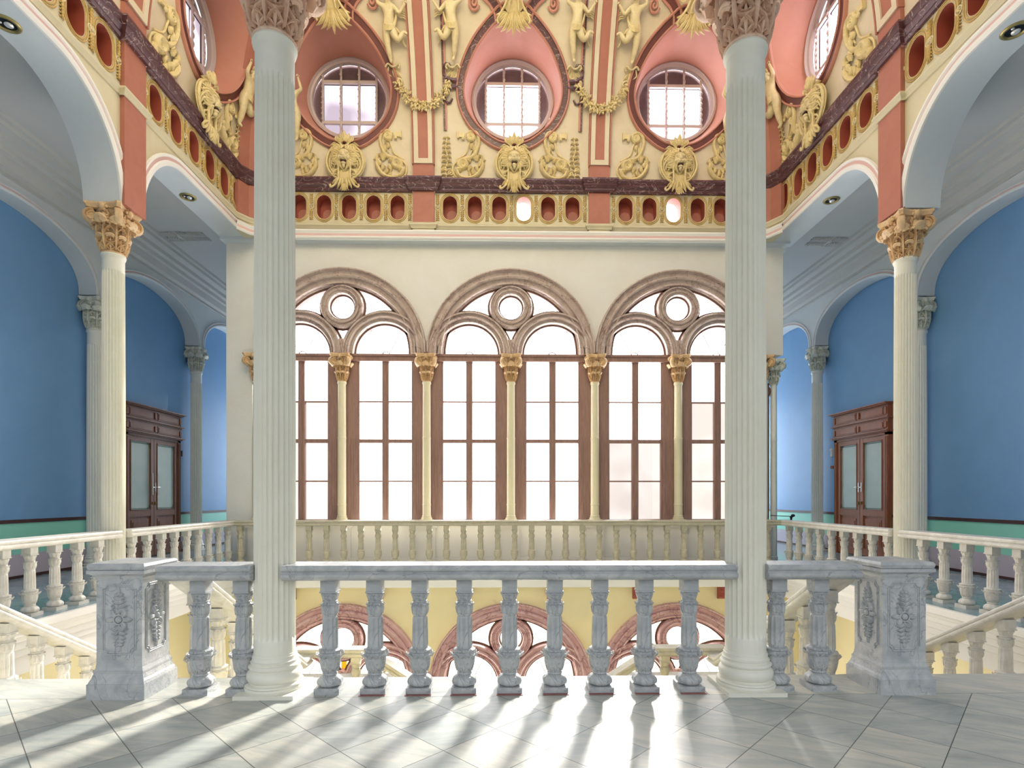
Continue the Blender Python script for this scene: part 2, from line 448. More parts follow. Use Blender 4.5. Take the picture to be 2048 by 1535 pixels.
# ------------------------------------------------------------------ window wall with tracery
ZS = 4.78
def arcpts(cx, cz, r, a0, a1, n):
    return [(cx+r*cos(a0+(a1-a0)*k/n), cz+r*sin(a0+(a1-a0)*k/n)) for k in range(n+1)]
def back3(y): return lambda u, v, w: (u, y-w, v)
def upper_outline(ztop, zs, x0, x1, r):
    P = [(x0, zs)]
    for k in range(3):
        c = WX[0]+1.93+3.86*k
        P += arcpts(c, zs, r, PI, 0, 28)
    P += [(x1, zs), (x1, ztop), (x0, ztop)]
    return P
mb = MB()
mb.prism(upper_outline(7.42, ZS, -6.4, 6.38, 1.925), 0, -.35, back3(12.8))
mb.box(-6.4, WX[0]-.1, 12.8, 13.15, 0, ZS)                      # left pier
mb.box(WX[-1]+.04, 6.05, 12.86, 13.15, 0, ZS)
struct(mb.build('wall_back', M['white'], smooth=25), 'white plaster window wall')
mb = MB()
mb.box(-5.8, 6.1, 12.84, 13.14, 0, .95)
for k in range(7):                                              # plinths under the colonnettes
    mb.box(WX[k]-.2, WX[k]+.2, 12.76, 12.86, 0, .86)
    mb.box(WX[k]-.24, WX[k]+.24, 12.73, 12.86, .80, .86)
mb.box(-6.42, 6.1, 12.785, 12.86, .0, .12); mb.box(-6.43, 6.1, 12.775, 12.9, .88, .957)
for a_, b_ in ((-6.25, -5.98),): mb.box(a_, b_, 12.785, 12.84, .2, .78)
struct(mb.build('wall_back_dado', M['bandwhite'], smooth=0), 'white panelled dado below the arched windows')
# lower hall wall with the same arches
ZL = -2.80
mb = MB(); mb.prism(upper_outline(-.3, ZL, -7.2, 7.2, 1.87), 0, -.35, back3(12.8))
mb.box(-7.2, WX[0]-.1, 12.8, 13.15, -6, ZL); mb.box(WX[-1]+.1, 7.2, 12.8, 13.15, -6, ZL)
struct(mb.build('wall_back_lower', M['yellow'], smooth=25), 'yellow wall of the lower hall')

def tracery(wi, zs, k, scale, mats, name, label, glass, glass2, lower=False):
    """one big arch spanning two openings"""
    c = WX[0]+1.93+3.86*k; S = scale
    root = empty(name, (c, 12.8, zs)); struct(root, label)
    T = lambda u, v, w: (u, -w, v)
    mb = MB()
    def ring(cx, cz, r, prof, a0=0, a1=PI, n=36, closed=False, mi=0):
        P = arcpts(cx, cz, r, a0, a1, n)
        if closed: P = P[:-1]
        mb.sweep(P, prof, T, mi, closed=closed)
    big = [(0,-.3),(0,.07),(.012,.13),(.038,.13),(.05,.06),(.065,.035),(.145,.03),(.155,.085),(.185,.11),(.215,.085),(.225,.01),(.30,.0),(.31,.045),(.34,.045),(.35,-.02),(.38,-.04),(.38,-.26),(0,-.3)]
    ring(0, 0, 1.93*S, big)
    sub = [(0,-.26),(0,.01),(.015,.06),(.05,.06),(.06,.0),(.11,-.005),(.12,.065),(.145,.095),(.17,.065),(.18,-.01),(.22,-.02),(.228,.02),(.248,.02),(.265,-.05),(.265,-.26),(0,-.26)]
    for s in (-1, 1): ring(s*.965, 0, .965*S, sub)
    rg = [(0,-.26),(0,.01),(.02,.055),(.04,.06),(.055,.02),(.09,.01),(.10,.055),(.125,.065),(.14,.02),(.17,.01),(.185,.03),(.2,-.02),(.2,-.26),(0,-.26)]
    ring(0, 1.07*S, .49*S, rg, 0, 2*PI, 40, True)
    # solid tympanum pieces where the bands meet over the capitals
    for s in (-1, 1):
        mb.box(s*1.80-.13, s*1.80+.13, -.02, .26, 0, .3)
    mb.box(-.2, .2, -.02, .26, 0, .33)
    mb.build('tracery', mats[0], root, smooth=30)
    mb = MB()
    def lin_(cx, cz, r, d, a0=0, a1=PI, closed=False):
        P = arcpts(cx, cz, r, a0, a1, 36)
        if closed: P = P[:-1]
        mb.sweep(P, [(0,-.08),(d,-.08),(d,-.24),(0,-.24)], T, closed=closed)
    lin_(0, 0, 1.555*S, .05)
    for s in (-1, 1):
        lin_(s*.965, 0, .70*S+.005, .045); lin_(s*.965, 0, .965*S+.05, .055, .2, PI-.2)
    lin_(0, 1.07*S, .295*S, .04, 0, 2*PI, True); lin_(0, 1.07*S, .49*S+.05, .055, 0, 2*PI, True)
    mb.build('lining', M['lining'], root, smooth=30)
    mb = MB()
    for s in (-1, 1):
        for sx in (-1, 1):
            mb.rtube([(s*.965+sx*.07, .03), (s*.965+sx*.36, .60)], .009, y=.2, seg=6)
        mb.rtube(arcpts(s*.965, .0, .09, 0, PI, 8), .011, y=.2, seg=6)
    mb.build('glazing_bar', M['lining'], root)
    mb = MB(); P = arcpts(0, 0, 1.6*S, PI, 0, 28)
    mb.add([(p[0], .22, p[1]) for p in P], [tuple(range(len(P)))])
    mb.build('lunette_pane', glass, root, smooth=0)
    if lower:
        if k == 0:
            mb = MB(); mb.box(-.07, .05, .18, .21, .33, .52); mb.build('amber_pane', M['amber'], root, smooth=0)
        mb = MB(); mb.box(-1.9, 1.9, .2, .24, -2.6, 0); mb.build('pane', glass, root, smooth=0)
        mb = MB()
        for x in (-1.93, 0, 1.93): mb.box(x-.14, x+.14, -.05, .3, -3.2, 0)
        for x in (-.965, .965):
            mb.box(x-.05, x+.05, .1, .2, -2.6, 0)
        mb.build('mullion', M['lining'], root, smooth=0)
        return root
    for s in (-1, 1):
        cx = s*.965
        fr = empty('casement', (cx, 0, 0)); fr.parent = root
        mb = MB()
        for q in (-1, 1):                                      # broad jamb boards with reeding
            x0, x1 = sorted((q*.64, q*.93)); mb.box(x0, x1, .10, .26, -3.84, 0)
            for j in range(3):
                xx = q*(.70+.05*j); mb.box(xx-.008, xx+.008, .085, .10, -3.7, -1.95)
            x0, x1 = sorted((q*.60, q*.66)); mb.box(x0, x1, .13, .27, -3.84, -.14)
        mb.box(-.93, .93, .06, .26, -.16, 0); mb.box(-.80, .80, .03, .08, -.05, .0); mb.box(-.8, .8, .07, .1, -.12, -.10)
        mb.box(-.65, .65, .12, .27, -3.84, -3.80)
        mb.build('frame', M['wood'], fr, smooth=0)
        mb = MB()
        mb.box(-.075, .075, .12, .27, -3.84, -.16); mb.box(-.02, .02, .10, .12, -3.84, -.16)
        for z, h in ((-1.08, .016), (-1.99, .042), (-2.92, .016)):
            mb.box(-.62, .62, .15, .26, z-h, z+h)
        mb.build('muntin', M['wood'], fr, smooth=0)
        mb = MB(); G = []
        rows = [(-.16,-1.08),(-1.08,-1.99),(-1.99,-2.92),(-2.92,-3.82)]
        mi = []
        for r_i, (za, zb) in enumerate(rows):
            for xa, xb in ((-.62, 0), (0, .62)):
                dim = glass2 is not None and glass2(k, s, r_i)
                mb.add([(xa,.22,zb),(xb,.22,zb),(xb,.22,za),(xa,.22,za)], [(0,1,2,3)], 1 if dim else 0)
        mb.build('pane', [glass, M['lit3']], fr, smooth=0)
    return root
dimf = lambda k, s, r: (k == 2 and ((s == 1 and r >= 1) or (s == -1 and r >= 2))) or (k == 0 and s == -1 and r >= 1)
poss = ['left', 'central', 'right']
for k in range(3):
    tracery(0, ZS, k, 1.0, [M['trac']], 'window_%d' % (k+1), '%s double arched window with veined stone tracery' % poss[k],
            M['lit2'] if k == 2 else M['lit'], dimf)
for k in range(3):
    tracery(1, ZL, k, .97, [M['trac2']], 'window_%d' % (k+4), '%s pink traceried arch window of the lower hall' % poss[k], M['litlow'], None, True)

# ------------------------------------------------------------------ frieze, cornices and vault
PB = [(-2.14, -1.66), (1.85, 2.32)]
BAYB = [(-5.9, -2.14), (-1.66, 1.85), (2.32, 6.05)]
BC = [-3.66, .12, 3.92]
ZF0, ZF1 = 7.66, 8.44
OVB = [[-5.28,-4.72,-4.157,-3.594,-3.041,-2.498],[-1.308,-.745,-.19,.37,.925,1.483],[2.70,3.25,3.80,4.36,4.90,5.44]]
OVC = 8.06; OA, OH = .160, .272
LIT = {(1, 3), (2, 2)}
def frieze(cells, rect, mapf, name, lits=(), label=None):
    mb = MB(); u0, u1 = rect
    edges = [u0]+[(cells[i]+cells[i+1])/2 for i in range(len(cells)-1)]+[u1]
    for i, c in enumerate(cells):
        hole_cell(mb, (edges[i], edges[i+1], ZF0, ZF1), stadium(c, OVC, OA, OH), (c, OVC), 1, mapf, 0, 32)
        st = stadium(c, OVC, OA, OH)
        mb.grid([[mapf(p[0], p[1]), mapf(p[0], p[1], -.26)] for p in st], 1, cu=True)
        mb.add([mapf(p[0], p[1], -.26) for p in st], [tuple(range(len(st)))], 2 if i in lits else 1)
        if i not in lits:                                       # little blind arch inside the niche
            P = arcpts(c+.03, OVC-.08, .12, PI, 0, 10)
            P = [(c-.09, OVC-.28)]+P+[(c+.15, OVC-.28)]
            mb.prism([(p[0], p[1]) for p in P], 0, .05, lambda u, v, w: mapf(u, v, -.25+w), 3)
    return struct(mb.build(name, [M['cream'], M['niche'], M['lit'], M['terra']], smooth=30), label)
for b in range(3):
    u0, u1 = BAYB[b]
    frieze(OVB[b], (u0, u1), mBack, 'wall_back_frieze', [i for (bb, i) in LIT if bb == b], 'cream frieze with oval niches, %s rear bay' % poss[b])
SB = {-1: [(9.04, 12.62), (4.1, 8.53)], 1: [(8.94, 12.5), (4.1, 8.45)]}
OVS = {-1: [[9.40,9.98,10.56,11.13,11.70,12.25],[4.9,5.45,6.0,6.55,7.12,7.66,8.2]], 1: [[9.36,9.93,10.47,11.0,11.52,12.1],[4.95,5.5,6.05,6.6,7.13,7.66,8.2]]}
for sg, nm in ((-1, 'left'), (1, 'right')):
    mp = SIDE[sg][0]
    for j in range(2):
        frieze(OVS[sg][j], SB[sg][j], mp, 'wall_%s_frieze' % nm, (), 'cream frieze with oval niches, %s %s bay' % (('far', 'near')[j], nm))

def plan3(x, y, w): return (x, y, w)
# purple cornice running round the room: plan path, offset to the room side
def plan_path(o):
    """o: projection at pilasters"""
    yl, yr = YC[-1], YC[1]
    P = [(-XL, 4.1), (-XL, yl-.27), (-XL+.07, yl-.27), (-XL+.07, yl+.27), (-XL, yl+.27), (-XL, 12.18), (-XL+.17, 12.45), (-5.5, 12.6), (-5.45, YB)]
    for a, b in PB: P += [(a-.02, YB), (a-.02, YB-.07), (b+.02, YB-.07), (b+.02, YB)]
    P += [(5.55, YB), (5.6, 12.6), (XR-.17, 12.42), (XR, 12.12), (XR, yr+.27), (XR-.07, yr+.27), (XR-.07, yr-.27), (XR, yr-.27), (XR, 4.1)]
    return P
def neg(prof): return [(-a, b) for a, b in prof]
pp = plan_path(0)
corn = [(0,8.40),(.05,8.40),(.08,8.43),(.075,8.46),(.10,8.48),(.13,8.52),(.11,8.56),(.13,8.58),(.16,8.63),(.15,8.67),(.10,8.69),(0,8.69)]
mb = MB(); mb.sweep(pp, neg(corn), plan3)
struct(mb.build('trim_1', M['purple'], smooth=40), 'purple veined marble cornice running round the hall')
ledge = [(0,7.56),(.02,7.56),(.03,7.60),(.06,7.63),(.06,7.66),(.02,7.69),(0,7.70)]
mb = MB(); mb.sweep(pp, neg(ledge), plan3)
struct(mb.build('trim_2', M['cream'], smooth=40), 'thin cream ledge under the oval frieze')
# plain cream band below frieze on the back wall
mb = MB(); mb.box(-5.9, 6.05, YB, YB+.3, 7.30, ZF0)
struct(mb.build('wall_back_upper', M['cream'], smooth=0))
# white and rose moulding along the back
band = [(0,7.50),(.05,7.50),(.07,7.46),(.05,7.42),(.045,7.41),(.045,7.36),(.04,7.36),(.05,7.33),(.03,7.30),(0,7.30)]
mb = MB(); mb.sweep([(-XL+.0,12.18),(-XL+.17,12.45),(-5.5,12.62),(5.6,12.62),(XR-.17,12.42),(XR,12.12)], neg(band), plan3, mis=[0,0,0,0,1,1,0,0,0])
struct(mb.build('trim_3', [M['bandwhite'], M['pinkline']], smooth=40), 'white and rose moulding over the window wall')
# white soffit lintel joining upper wall and window wall
mb = MB(); mb.box(-6.45, 6.45, YB-.1, 12.86, 7.27, 7.34)
struct(mb.build('trim_4', M['soffit'], smooth=0))
# corner pilasters: pink, chamfered, rising into the vault
for sg in (-1, 1):
    X = XL if sg < 0 else XR; yb = 12.5 if sg < 0 else 12.42; yc = 12.2 if sg < 0 else 12.14
    mb = MB()
    for z0_, z1_ in ((7.66, 13.2),):
        P = []
        for i in range(26):
            z = z0_+(z1_-z0_)*i/25; o = off(z)
            P.append([(sg*(X-o+.03), yc-o*.98, z), (sg*(X-o-.05), yc-o*.98, z), (sg*(X-.17-o), yb-.06-o, z), (sg*(X-.55-o), 12.56-o, z), (sg*(X-.6-o), YB-o+.03, z)])
        mb.grid(P, 0)
    struct(mb.build('trim_5' if sg < 0 else 'trim_6', M['terra'], smooth=30), 'terracotta corner pilaster rising into the vault, %s' % ('left' if sg < 0 else 'right'))
# cream base under the corner pilasters
for sg in (-1, 1):
    X = XL if sg < 0 else XR; yc = 12.2 if sg < 0 else 12.14; yb = 12.45 if sg < 0 else 12.42
    mb = MB(); P = [(sg*X, yc), (sg*(X-.17), yb), (sg*(X-.45), 12.6), (sg*(X-.45), YB+.1), (sg*X, YB+.1)]
    mb.prism(P, 7.3, 7.68, plan3)
    struct(mb.build('wall_corner_base', M['cream'], smooth=0))

# pilasters between the bays ----------------------------------------------------
def pilaster(u0, u1, mapf, zlow, name, label):
    root = empty(name); struct(root, label)
    mb = MB(); h = .07; um = (u0+u1)/2; w = u1-u0
    def strip(a, b, z0, z1, hh, mi, n=1):
        P = []
        for i in range(n+1):
            z = z0+(z1-z0)*i/n
            P.append([mapf(a, z, 0), mapf(a, z, hh), mapf(b, z, hh), mapf(b, z, 0)])
        mb.grid(P, mi); mb.add(P[0], [(0,1,2,3)], mi); mb.add(P[-1], [(0,1,2,3)], mi)
    strip(u0, u1, 7.70, 8.42, h, 0); strip(u0, u1, Z0, 13.2, h, 0, 26)
    if zlow < 7.5: strip(u0, u1, zlow, 7.58, h, 0)
    strip(u0, u1, 7.58, 7.70, h+.012, 1)
    if zlow >= 7.5: strip(u0, u1, 7.30, 7.60, h, 1)
    mb.build('shaft', [M['terra'], M['cream']], root, smooth=20)
    mb = MB()
    for a, b in ((u0+.03, u0+.13), (u1-.13, u1-.03)): strip(a, b, 9.12, 13.2, h+.03, 0, 26)
    strip(u0+.03, u1-.03, 9.02, 9.13, h+.03, 0)
    for a, b in ((u0-.012, u0+.018), (u1-.018, u1+.012)): strip(a, b, 9.0, 13.2, h+.035, 1, 26)
    mb.build('panel_border', [M['vault'], M['terra']], root, smooth=20)
    return root
n = 7
for i, (a, b) in enumerate(PB): pilaster(a, b, mBack, 7.6, 'trim_%d' % n, 'terracotta and cream pilaster strip on the rear vault, %s' % ('left', 'right')[i]); n += 1
for sg in (-1, 1):
    y = YC[sg]; pilaster(y-.255, y+.255, SIDE[sg][0], 5.93, 'trim_%d' % n, 'tall terracotta pilaster above the %s side column' % ('left' if sg < 0 else 'right')); n += 1

# vault bays with the oval reveals ---------------------------------------------
def bay(uc, u0, u1, mapf, axis3, name, wname, label, wlabel, lit, purple):
    mb = MB()
    e = egg(uc)
    hole_cell(mb, (u0, u1, Z0, 13.2), e, (uc, EC), 14, mapf, 0, 96)
    # reveal
    A = [2*PI*k/96 for k in range(96)]; P = []
    for a in A:
        r = star_r(e, (uc, EC), a); u, z = uc+r*cos(a), EC+r*sin(a); p0 = Vector(mapf(u, z))
        p1 = Vector(axis3(uc+.93*cos(a), 10.69+.93*sin(a), -.3))
        P.append([tuple(p0.lerp(p1, t)) for t in (0, .33, .66, 1)])
    mb.grid(P, 1, cu=True)
    struct(mb.build(name, [M['vault'], M['coral']], smooth=50), label)
    # window
    root = empty(wname, axis3(uc, 10.69, -.3)); struct(root, wlabel)
    d = Vector(axis3(0, 0, 0))-Vector(axis3(0, 0, 1)); d.normalize()      # outward (away from the room)
    ux = Vector(axis3(1, 0, 0))-Vector(axis3(0, 0, 0))
    T = lambda u, v, w: tuple(ux*u - d*w + Vector((0,0,v)))              # local: w towards the room
    def lb(mb, x0, x1, z0, z1, w0, w1, mi=0):
        mb.prism([(x0,z0),(x1,z0),(x1,z1),(x0,z1)], w0, w1, T, mi)
    mb = MB(); P = arcpts(0, 0, .95, 0, 2*PI, 48)[:-1]
    mb.sweep(P, [(0,-.04),(0,.10),(.05,.12),(.06,.07),(.10,.05),(.105,-.04),(0,-.04)], T, closed=True)
    mb.build('frame', M['oculus'], root)
    mb = MB()
    for x in (-.62, -.2, .22, .62):
        hgt = math.sqrt(max(0, .88**2-x*x))
        mb.tube([T(x, -hgt, 0), T(x, hgt, 0)], .026, seg=8)
        hel = [T(x+.024*cos(t*.9), -hgt+2*hgt*t/70, .02+.016*sin(t*.9)) for t in range(71)]
        mb.tube(hel, .012, seg=5)
    for z in (.42, -.52): lb(mb, -.62, .62, z-.035, z+.035, -.03, .02)
    mb.build('glazing_bar', M['oculus'], root)
    mb = MB(); P = arcpts(0, 0, .86, 0, 2*PI, 40)[:-1]
    mb.add([T(p[0], p[1], -.07) for p in P], [tuple(range(len(P)))]); mb.build('outer_pane', M['dimglass'], root, smooth=0)
    mb = MB()
    # bright casement panes clipped by the round frame
    def clip(x, z):
        r = math.hypot(x, z); k = min(1, .85/r) if r else 1
        return (x*k, z*k)
    for xa, xb in ((-.6,-.22),(-.18,.2),(.24,.6)):
        for za, zb in ((-.5,.38),(-.84,-.54)):
            Q = [clip(x, z) for x, z in [(xa,za),((xa+xb)/2,za),(xb,za),(xb,zb),(xa,zb)]]
            mb.add([T(q[0], q[1], -.055) for q in Q], [tuple(range(5))])
    mb.build('pane', lit, root, smooth=0)
    # egg-shaped surround lying on the vault
    off_ = Vector(root.location)
    mb = MB(); ep = egg_path(uc, 0, 84)
    loc3 = lambda u, v, w: tuple(Vector(mapf(u, v, w))-off_)
    pr = [(0,0),(0,.05),(-.025,.07),(-.045,.045),(-.05,.035),(-.15,.035),(-.155,.06),(-.18,.075),(-.20,.05),(-.20,0)]
    mb.sweep(ep, pr, loc3, closed=True, mis=[1,1,1,0,0,0,1,1,1])
    for s in (-1, 1):                                              # shoulders flaring out at the neck
        F = smoothpts([(uc+s*.30, 11.60), (uc+s*.33, 11.75), (uc+s*.46, 11.9), (uc+s*.66, 12.05), (uc+s*.72, 12.4), (uc+s*.68, 12.9)], 4)
        if s > 0: F = F[::-1]
        mb.sweep(F, [(0,0),(0,.05),(.03,.07),(.045,.04),(.15,.04),(.16,.06),(.19,.07),(.2,0)] if False else [(-.1,0),(-.1,.06),(-.07,.07),(-.055,.035),(.055,.035),(.07,.07),(.1,.06),(.1,0)], loc3, mis=[1,1,1,0,1,1,1])
    if purple:
        for s in (-1, 1):
            for q in (-1, 1):
                pts = [(uc+s*1.22, 10.62+q*.05), (uc+s*1.42, 10.62+q*.07)] + [(uc+s*(1.44+.09*sin(t)), 10.62+q*(.22-.13*cos(t))) for t in [0,.5,1,1.6,2.2,2.8,3.6,4.4]]
                mb.tube([loc3(p[0], p[1], .03) for p in pts], [.05]*2+[.045-.003*i for i in range(8)], seg=6, mi=0)
    for s in (-1, 1):                                              # curls at the shoulders
        pts = spiral(uc+s*.84, 11.86, .012, .12, PI/2, -s*1.7, 26)
        mb.tube([loc3(p[0], p[1], .05) for p in pts], .028, seg=6, mi=1)
    if purple:
        for s in (-1, 1):
            for o_, w_, mi_ in ((1.50, .018, 1), (1.535, .022, 0)):
                mb.grid([[loc3(uc+s*o_-w_, z_, .0), loc3(uc+s*o_-w_, z_, .04), loc3(uc+s*o_+w_, z_, .04), loc3(uc+s*o_+w_, z_, .0)] for z_ in [9.75+.12*i for i in range(28)]], mi_)
    mb.build('surround', [M['purple' if purple else 'band'], M['coral']], root, smooth=40)
    return root
wn = 7
ord3 = ['left', 'central', 'right']
for b in range(3):
    bay(BC[b], BAYB[b][0], BAYB[b][1], mBack, lambda u, v, w: (u, YB-w, v), 'ceiling_vault_back', 'window_%d' % wn,
        'cream vault of the %s rear bay' % ord3[b], '%s round window high on the rear vault, in an egg-shaped reveal' % ord3[b],
        M['litoc2'] if b == 0 else M['litoc'], b == 1); wn += 1
bay(10.82, 9.04, 12.8, mLeft, lambda u, v, w: (-XL+w, u, v), 'ceiling_vault_left', 'window_%d' % wn, 'cream vault of the left side', 'round window high on the left side of the vault', M['litoc2'], False); wn += 1
bay(10.72, 8.94, 12.8, mRight, lambda u, v, w: (XR-w, u, v), 'ceiling_vault_right', 'window_%d' % wn, 'cream vault of the right side', 'round window high on the right side of the vault', M['litoc'], False); wn += 1
for sg, nm in ((-1, 'left'), (1, 'right')):
    mp = SIDE[sg][0]; mb = MB(); yb = YC[sg]-.255
    mb.grid([[mp(4.1+(yb-4.1)*j/4, Z0+(13.2-Z0)*i/16) for j in range(5)] for i in range(17)])
    struct(mb.build('ceiling_vault_%s_near' % nm, M['vault'], smooth=50))

# ------------------------------------------------------------------ side arcades
def qarc(y0, y1, z0, z1, n=16, rev=False):
    """quarter ellipse from springing (y0,z0) to crown (y1,z1)"""
    return [(y0+(y1-y0)*(1-cos(PI/2*k/n)), z0+(z1-z0)*sin(PI/2*k/n)) for k in range(n+1)]
for sg, nm in ((-1, 'left'), (1, 'right')):
    X = XL if sg < 0 else XR; y = YC[sg]; a, b = y-.255, y+.255
    ztop, zc, zi = 7.62, 7.33, 5.93
    far = qarc(b, b+1.15, zi, zc)              # rises away from the column
    near1 = qarc(a, a-1.3, zi, zc)
    near2 = qarc(4.62, 5.9, zi, zc)
    P = [(12.9, ztop), (12.9, zc)] + [(12.4, zc)] + far[::-1] + near1 + near2[::-1] + [(4.1, zi), (4.1, ztop)]
    mb = MB(); mb.prism(P, 0, .55, lambda u, v, w: (sg*(X+w), u, v), 0, 1)
    struct(mb.build('wall_arcade_'+nm, [M['cream'], M['soffit']], smooth=25), 'cream arcade wall with pale blue soffits, %s side' % nm)
    # moulding following the openings
    pr = [(.001,-.0),(0,.03),(.03,.05),(.07,.05),(.085,.02),(.10,.02),(.135,.02),(.15,.045),(.18,.045),(.19,0)]
    mb = MB()
    path = [(12.3, zc+.0)] + far[::-1]
    prA = [(-a_, w_) for a_, w_ in pr]
    T3 = lambda u, v, w: (sg*(X-w), u, v)
    mb.sweep(path, prA, T3, mis=[0,0,0,0,1,1,0,0,0])
    mb.sweep(near1+near2[::-1], prA, T3, mis=[0,0,0,0,1,1,0,0,0])
    struct(mb.build('trim_%d' % n, [M['bandwhite'], M['pinkline']], smooth=40), 'white and rose moulding along the %s arcade arches' % nm); n += 1
    # gallery ceiling
    mb = MB()
    prof = [(X+.55, 7.33), (X+.55, 7.56), (X+.58, 7.52), (X+1.05, 7.52), (X+1.07, 7.58), (8.0, 7.58), (8.02, 7.52), (8.10, 7.52), (8.12, 7.46), (8.28, 7.44), (8.30, 7.36), (8.40, 7.34), (8.42, 7.26), (8.50, 7.25), (8.55, 7.1), (8.66, 7.08), (8.66, 7.02), (GW+.3, 7.02), (GW+.3, 7.9), (X+.4, 7.9), (X+.4, 7.4)]
    A = [(sg*p, 4.1, z) for p, z in prof]; B = [(sg*p, 22, z) for p, z in prof]; k = len(prof)
    mb.add(A+B, [(i, (i+1) % k, k+(i+1) % k, k+i) for i in range(k)])
    struct(mb.build('ceiling_gallery_'+nm, M['ceil'], smooth=0), 'grey blue moulded ceiling of the %s gallery' % nm)
    # blue wall with its painted bands
    w0, w1 = GW, GW+.3
    root = empty('wall_'+nm); struct(root, 'bright blue gallery wall with mint and mauve dado, %s side' % nm)
    def bxx(mat_, xa, xb, za, zb, nme):
        m_ = MB(); x0, x1 = sorted((sg*xa, sg*xb)); m_.box(x0, x1, 0, 22, za, zb); return m_.build(nme, mat_, root, smooth=0)
    bxx(M['blue'], w0, w1, 1.075, 7.3, 'blue_field'); bxx(M['mint'], w0-.004, w1, .44, 1.02, 'mint_band'); bxx(M['mauve'], w0-.004, w1, .05, .44, 'mauve_band')
    bxx(M['stripe'], w0-.025, w1, 1.015, 1.08, 'dado_stripe'); bxx(M['stripe'], w0-.03, w1, 0, .05, 'skirting')
    m_ = MB(); m_.box(*sorted((sg*6.4, sg*9.4)), 22, 22.2, 0, 7.9)
    struct(m_.build('wall_end_'+nm, M['white'], smooth=0))
    m_ = MB(); m_.box(*sorted((sg*7.0, sg*8.6)), 21.93, 21.98, 1.0, 5.0)
    mm = MB(); mm.box(*sorted((sg*6.9, sg*8.7)), 21.96, 22.0, .9, 5.1)
    rt = empty('window_%d' % (12 if sg < 0 else 13)); struct(rt, 'tall bright window at the far end of the %s gallery' % nm)
    m_.build('pane', M['litend' if sg < 0 else 'litend2'], rt, smooth=0); mm.build('frame', M['wood'], rt, smooth=0)
    # engaged arches in front of the blue wall
    xs = 8.70; cols = {-1: [4.0, 8.05, 12.08, 16.02, 20.0], 1: [3.9, 7.9, 11.83, 15.69, 19.6]}[sg]
    P = [(cols[0]-.17, 7.05), (cols[0]-.17, 5.76)]
    arches = []
    for i in range(len(cols)-1):
        ya, yb = cols[i]+.17, cols[i+1]-.17; hc = (yb-ya)/2; m = (ya+yb)/2
        arc = [(m-hc*cos(PI*q/28), 5.76+1.02*abs(sin(PI*q/28))**.85) for q in range(29)]
        P += arc; arches.append(arc)
    P += [(cols[-1]+.17, 5.76), (cols[-1]+.17, 7.05)]
    mb = MB(); mb.prism(P, 0, .345, lambda u, v, w: (sg*(xs+w), u, v), 0)
    struct(mb.build('wall_arches_'+nm, M['soffit'], smooth=30), 'pale blue engaged arches over the %s blue wall' % nm)
    mb = MB()
    for arc in arches:
        mb.sweep(arc, [(.001,.001),(0,.02),(.02,.035),(.05,.035),(.06,.012),(.085,.012),(.095,.035),(.12,.035),(.13,0)], lambda u, v, w: (sg*(xs-w), u, v), mis=[0,0,0,0,1,0,0,0])
    struct(mb.build('trim_%d' % n, [M['soffit'], M['pinkline']], smooth=40), 'slim arch mouldings over the %s blue wall' % nm); n += 1
# front gallery: ceiling over the viewer, arcade and upper wall above the front columns
mb = MB(); mb.box(-11, 11, -3.5, 4.1, 7.58, 7.7); struct(mb.build('ceiling_front_gallery', M['ceil'], smooth=0))
FX = [-6.13, -1.885, 1.795, 6.22]
P = [(-6.5, 7.62), (-6.5, 5.80)]
for i in range(3):
    a_, b_ = FX[i]+.25, FX[i+1]-.25; m_, h_ = (a_+b_)/2, (b_-a_)/2
    P += [(m_-h_*cos(PI*q/28), 5.80+1.5*abs(sin(PI*q/28))**.8) for q in range(29)]
P += [(6.5, 5.80), (6.5, 7.62)]
mb = MB(); mb.prism(P, 4.1, 4.62, lambda u, v, w: (u, w, v), 0, 1)
mb.box(-6.5, 6.5, 4.1, 4.3, 7.62, 13.2)
struct(mb.build('wall_front_arcade', [M['cream'], M['soffit']], smooth=25), 'cream arcade wall above the front columns')
# fascia over the window wall ends, closing the gallery beyond
for sg in (-1, 1):
    mb = MB(); mb.box(*((-6.4, -6.2) if sg < 0 else (5.8, 6.04)), 13.16, 21.9, 0, 7.5)
    struct(mb.build('wall_gallery_inner', M['white'], smooth=0))
# ------------------------------------------------------------------ columns
def flute(nf, depth, za, zb, soft=.04):
    def f(a, z, r):
        m = min(1, max(0, (z-za)/soft), ) * min(1, max(0, (zb-z)/soft))
        q = abs(sin(a*nf/2))
        return r - depth*m*(max(0, q-.2)/.8)**.5
    return f
def shaft_mesh(r0, r1, z0, z1, nf, fa, fb, mt, name='shaft', seg=8, neck=True):
    zs = [z0, z0+.02] + [fa-.002, fa+.01, fa+.025, fa+.05] + [fa+.05+(fb-fa-.1)*k/6 for k in range(1, 6)] + [fb-.05, fb-.025, fb-.01, fb+.002] + [z1-.09, z1-.085, z1-.07, z1-.04, z1-.02, z1]
    zs = sorted(zs)
    P = []
    for z in zs:
        t = (z-z0)/(z1-z0); r = r0+(r1-r0)*t+.004*sin(PI*t)
        if neck and z > z1-.088:
            r += {0: 0}.get(0, 0) + (.022*sin(PI*min(1, max(0, (z-(z1-.088))/.088))) )
        if z < z0+.001: r += .012
        P.append((r, z))
    mb = MB(); mb.lathe(P, nf*seg, flute(nf, .135*r0, fa, fb, .05))
    return mb.mesh(name, [mt], 30)
def wrap(mb, tmp, th, R, mi=0):
    """lay a flat relief (x across, z up, -y out) round a bell of radius R(z)"""
    vs = []
    for x, y, z in tmp.v:
        r = R(z); a = th+x/max(r, .02); rr = r-y
        vs.append((rr*cos(a), rr*sin(a), z))
    mb.add(vs, tmp.f, mi)
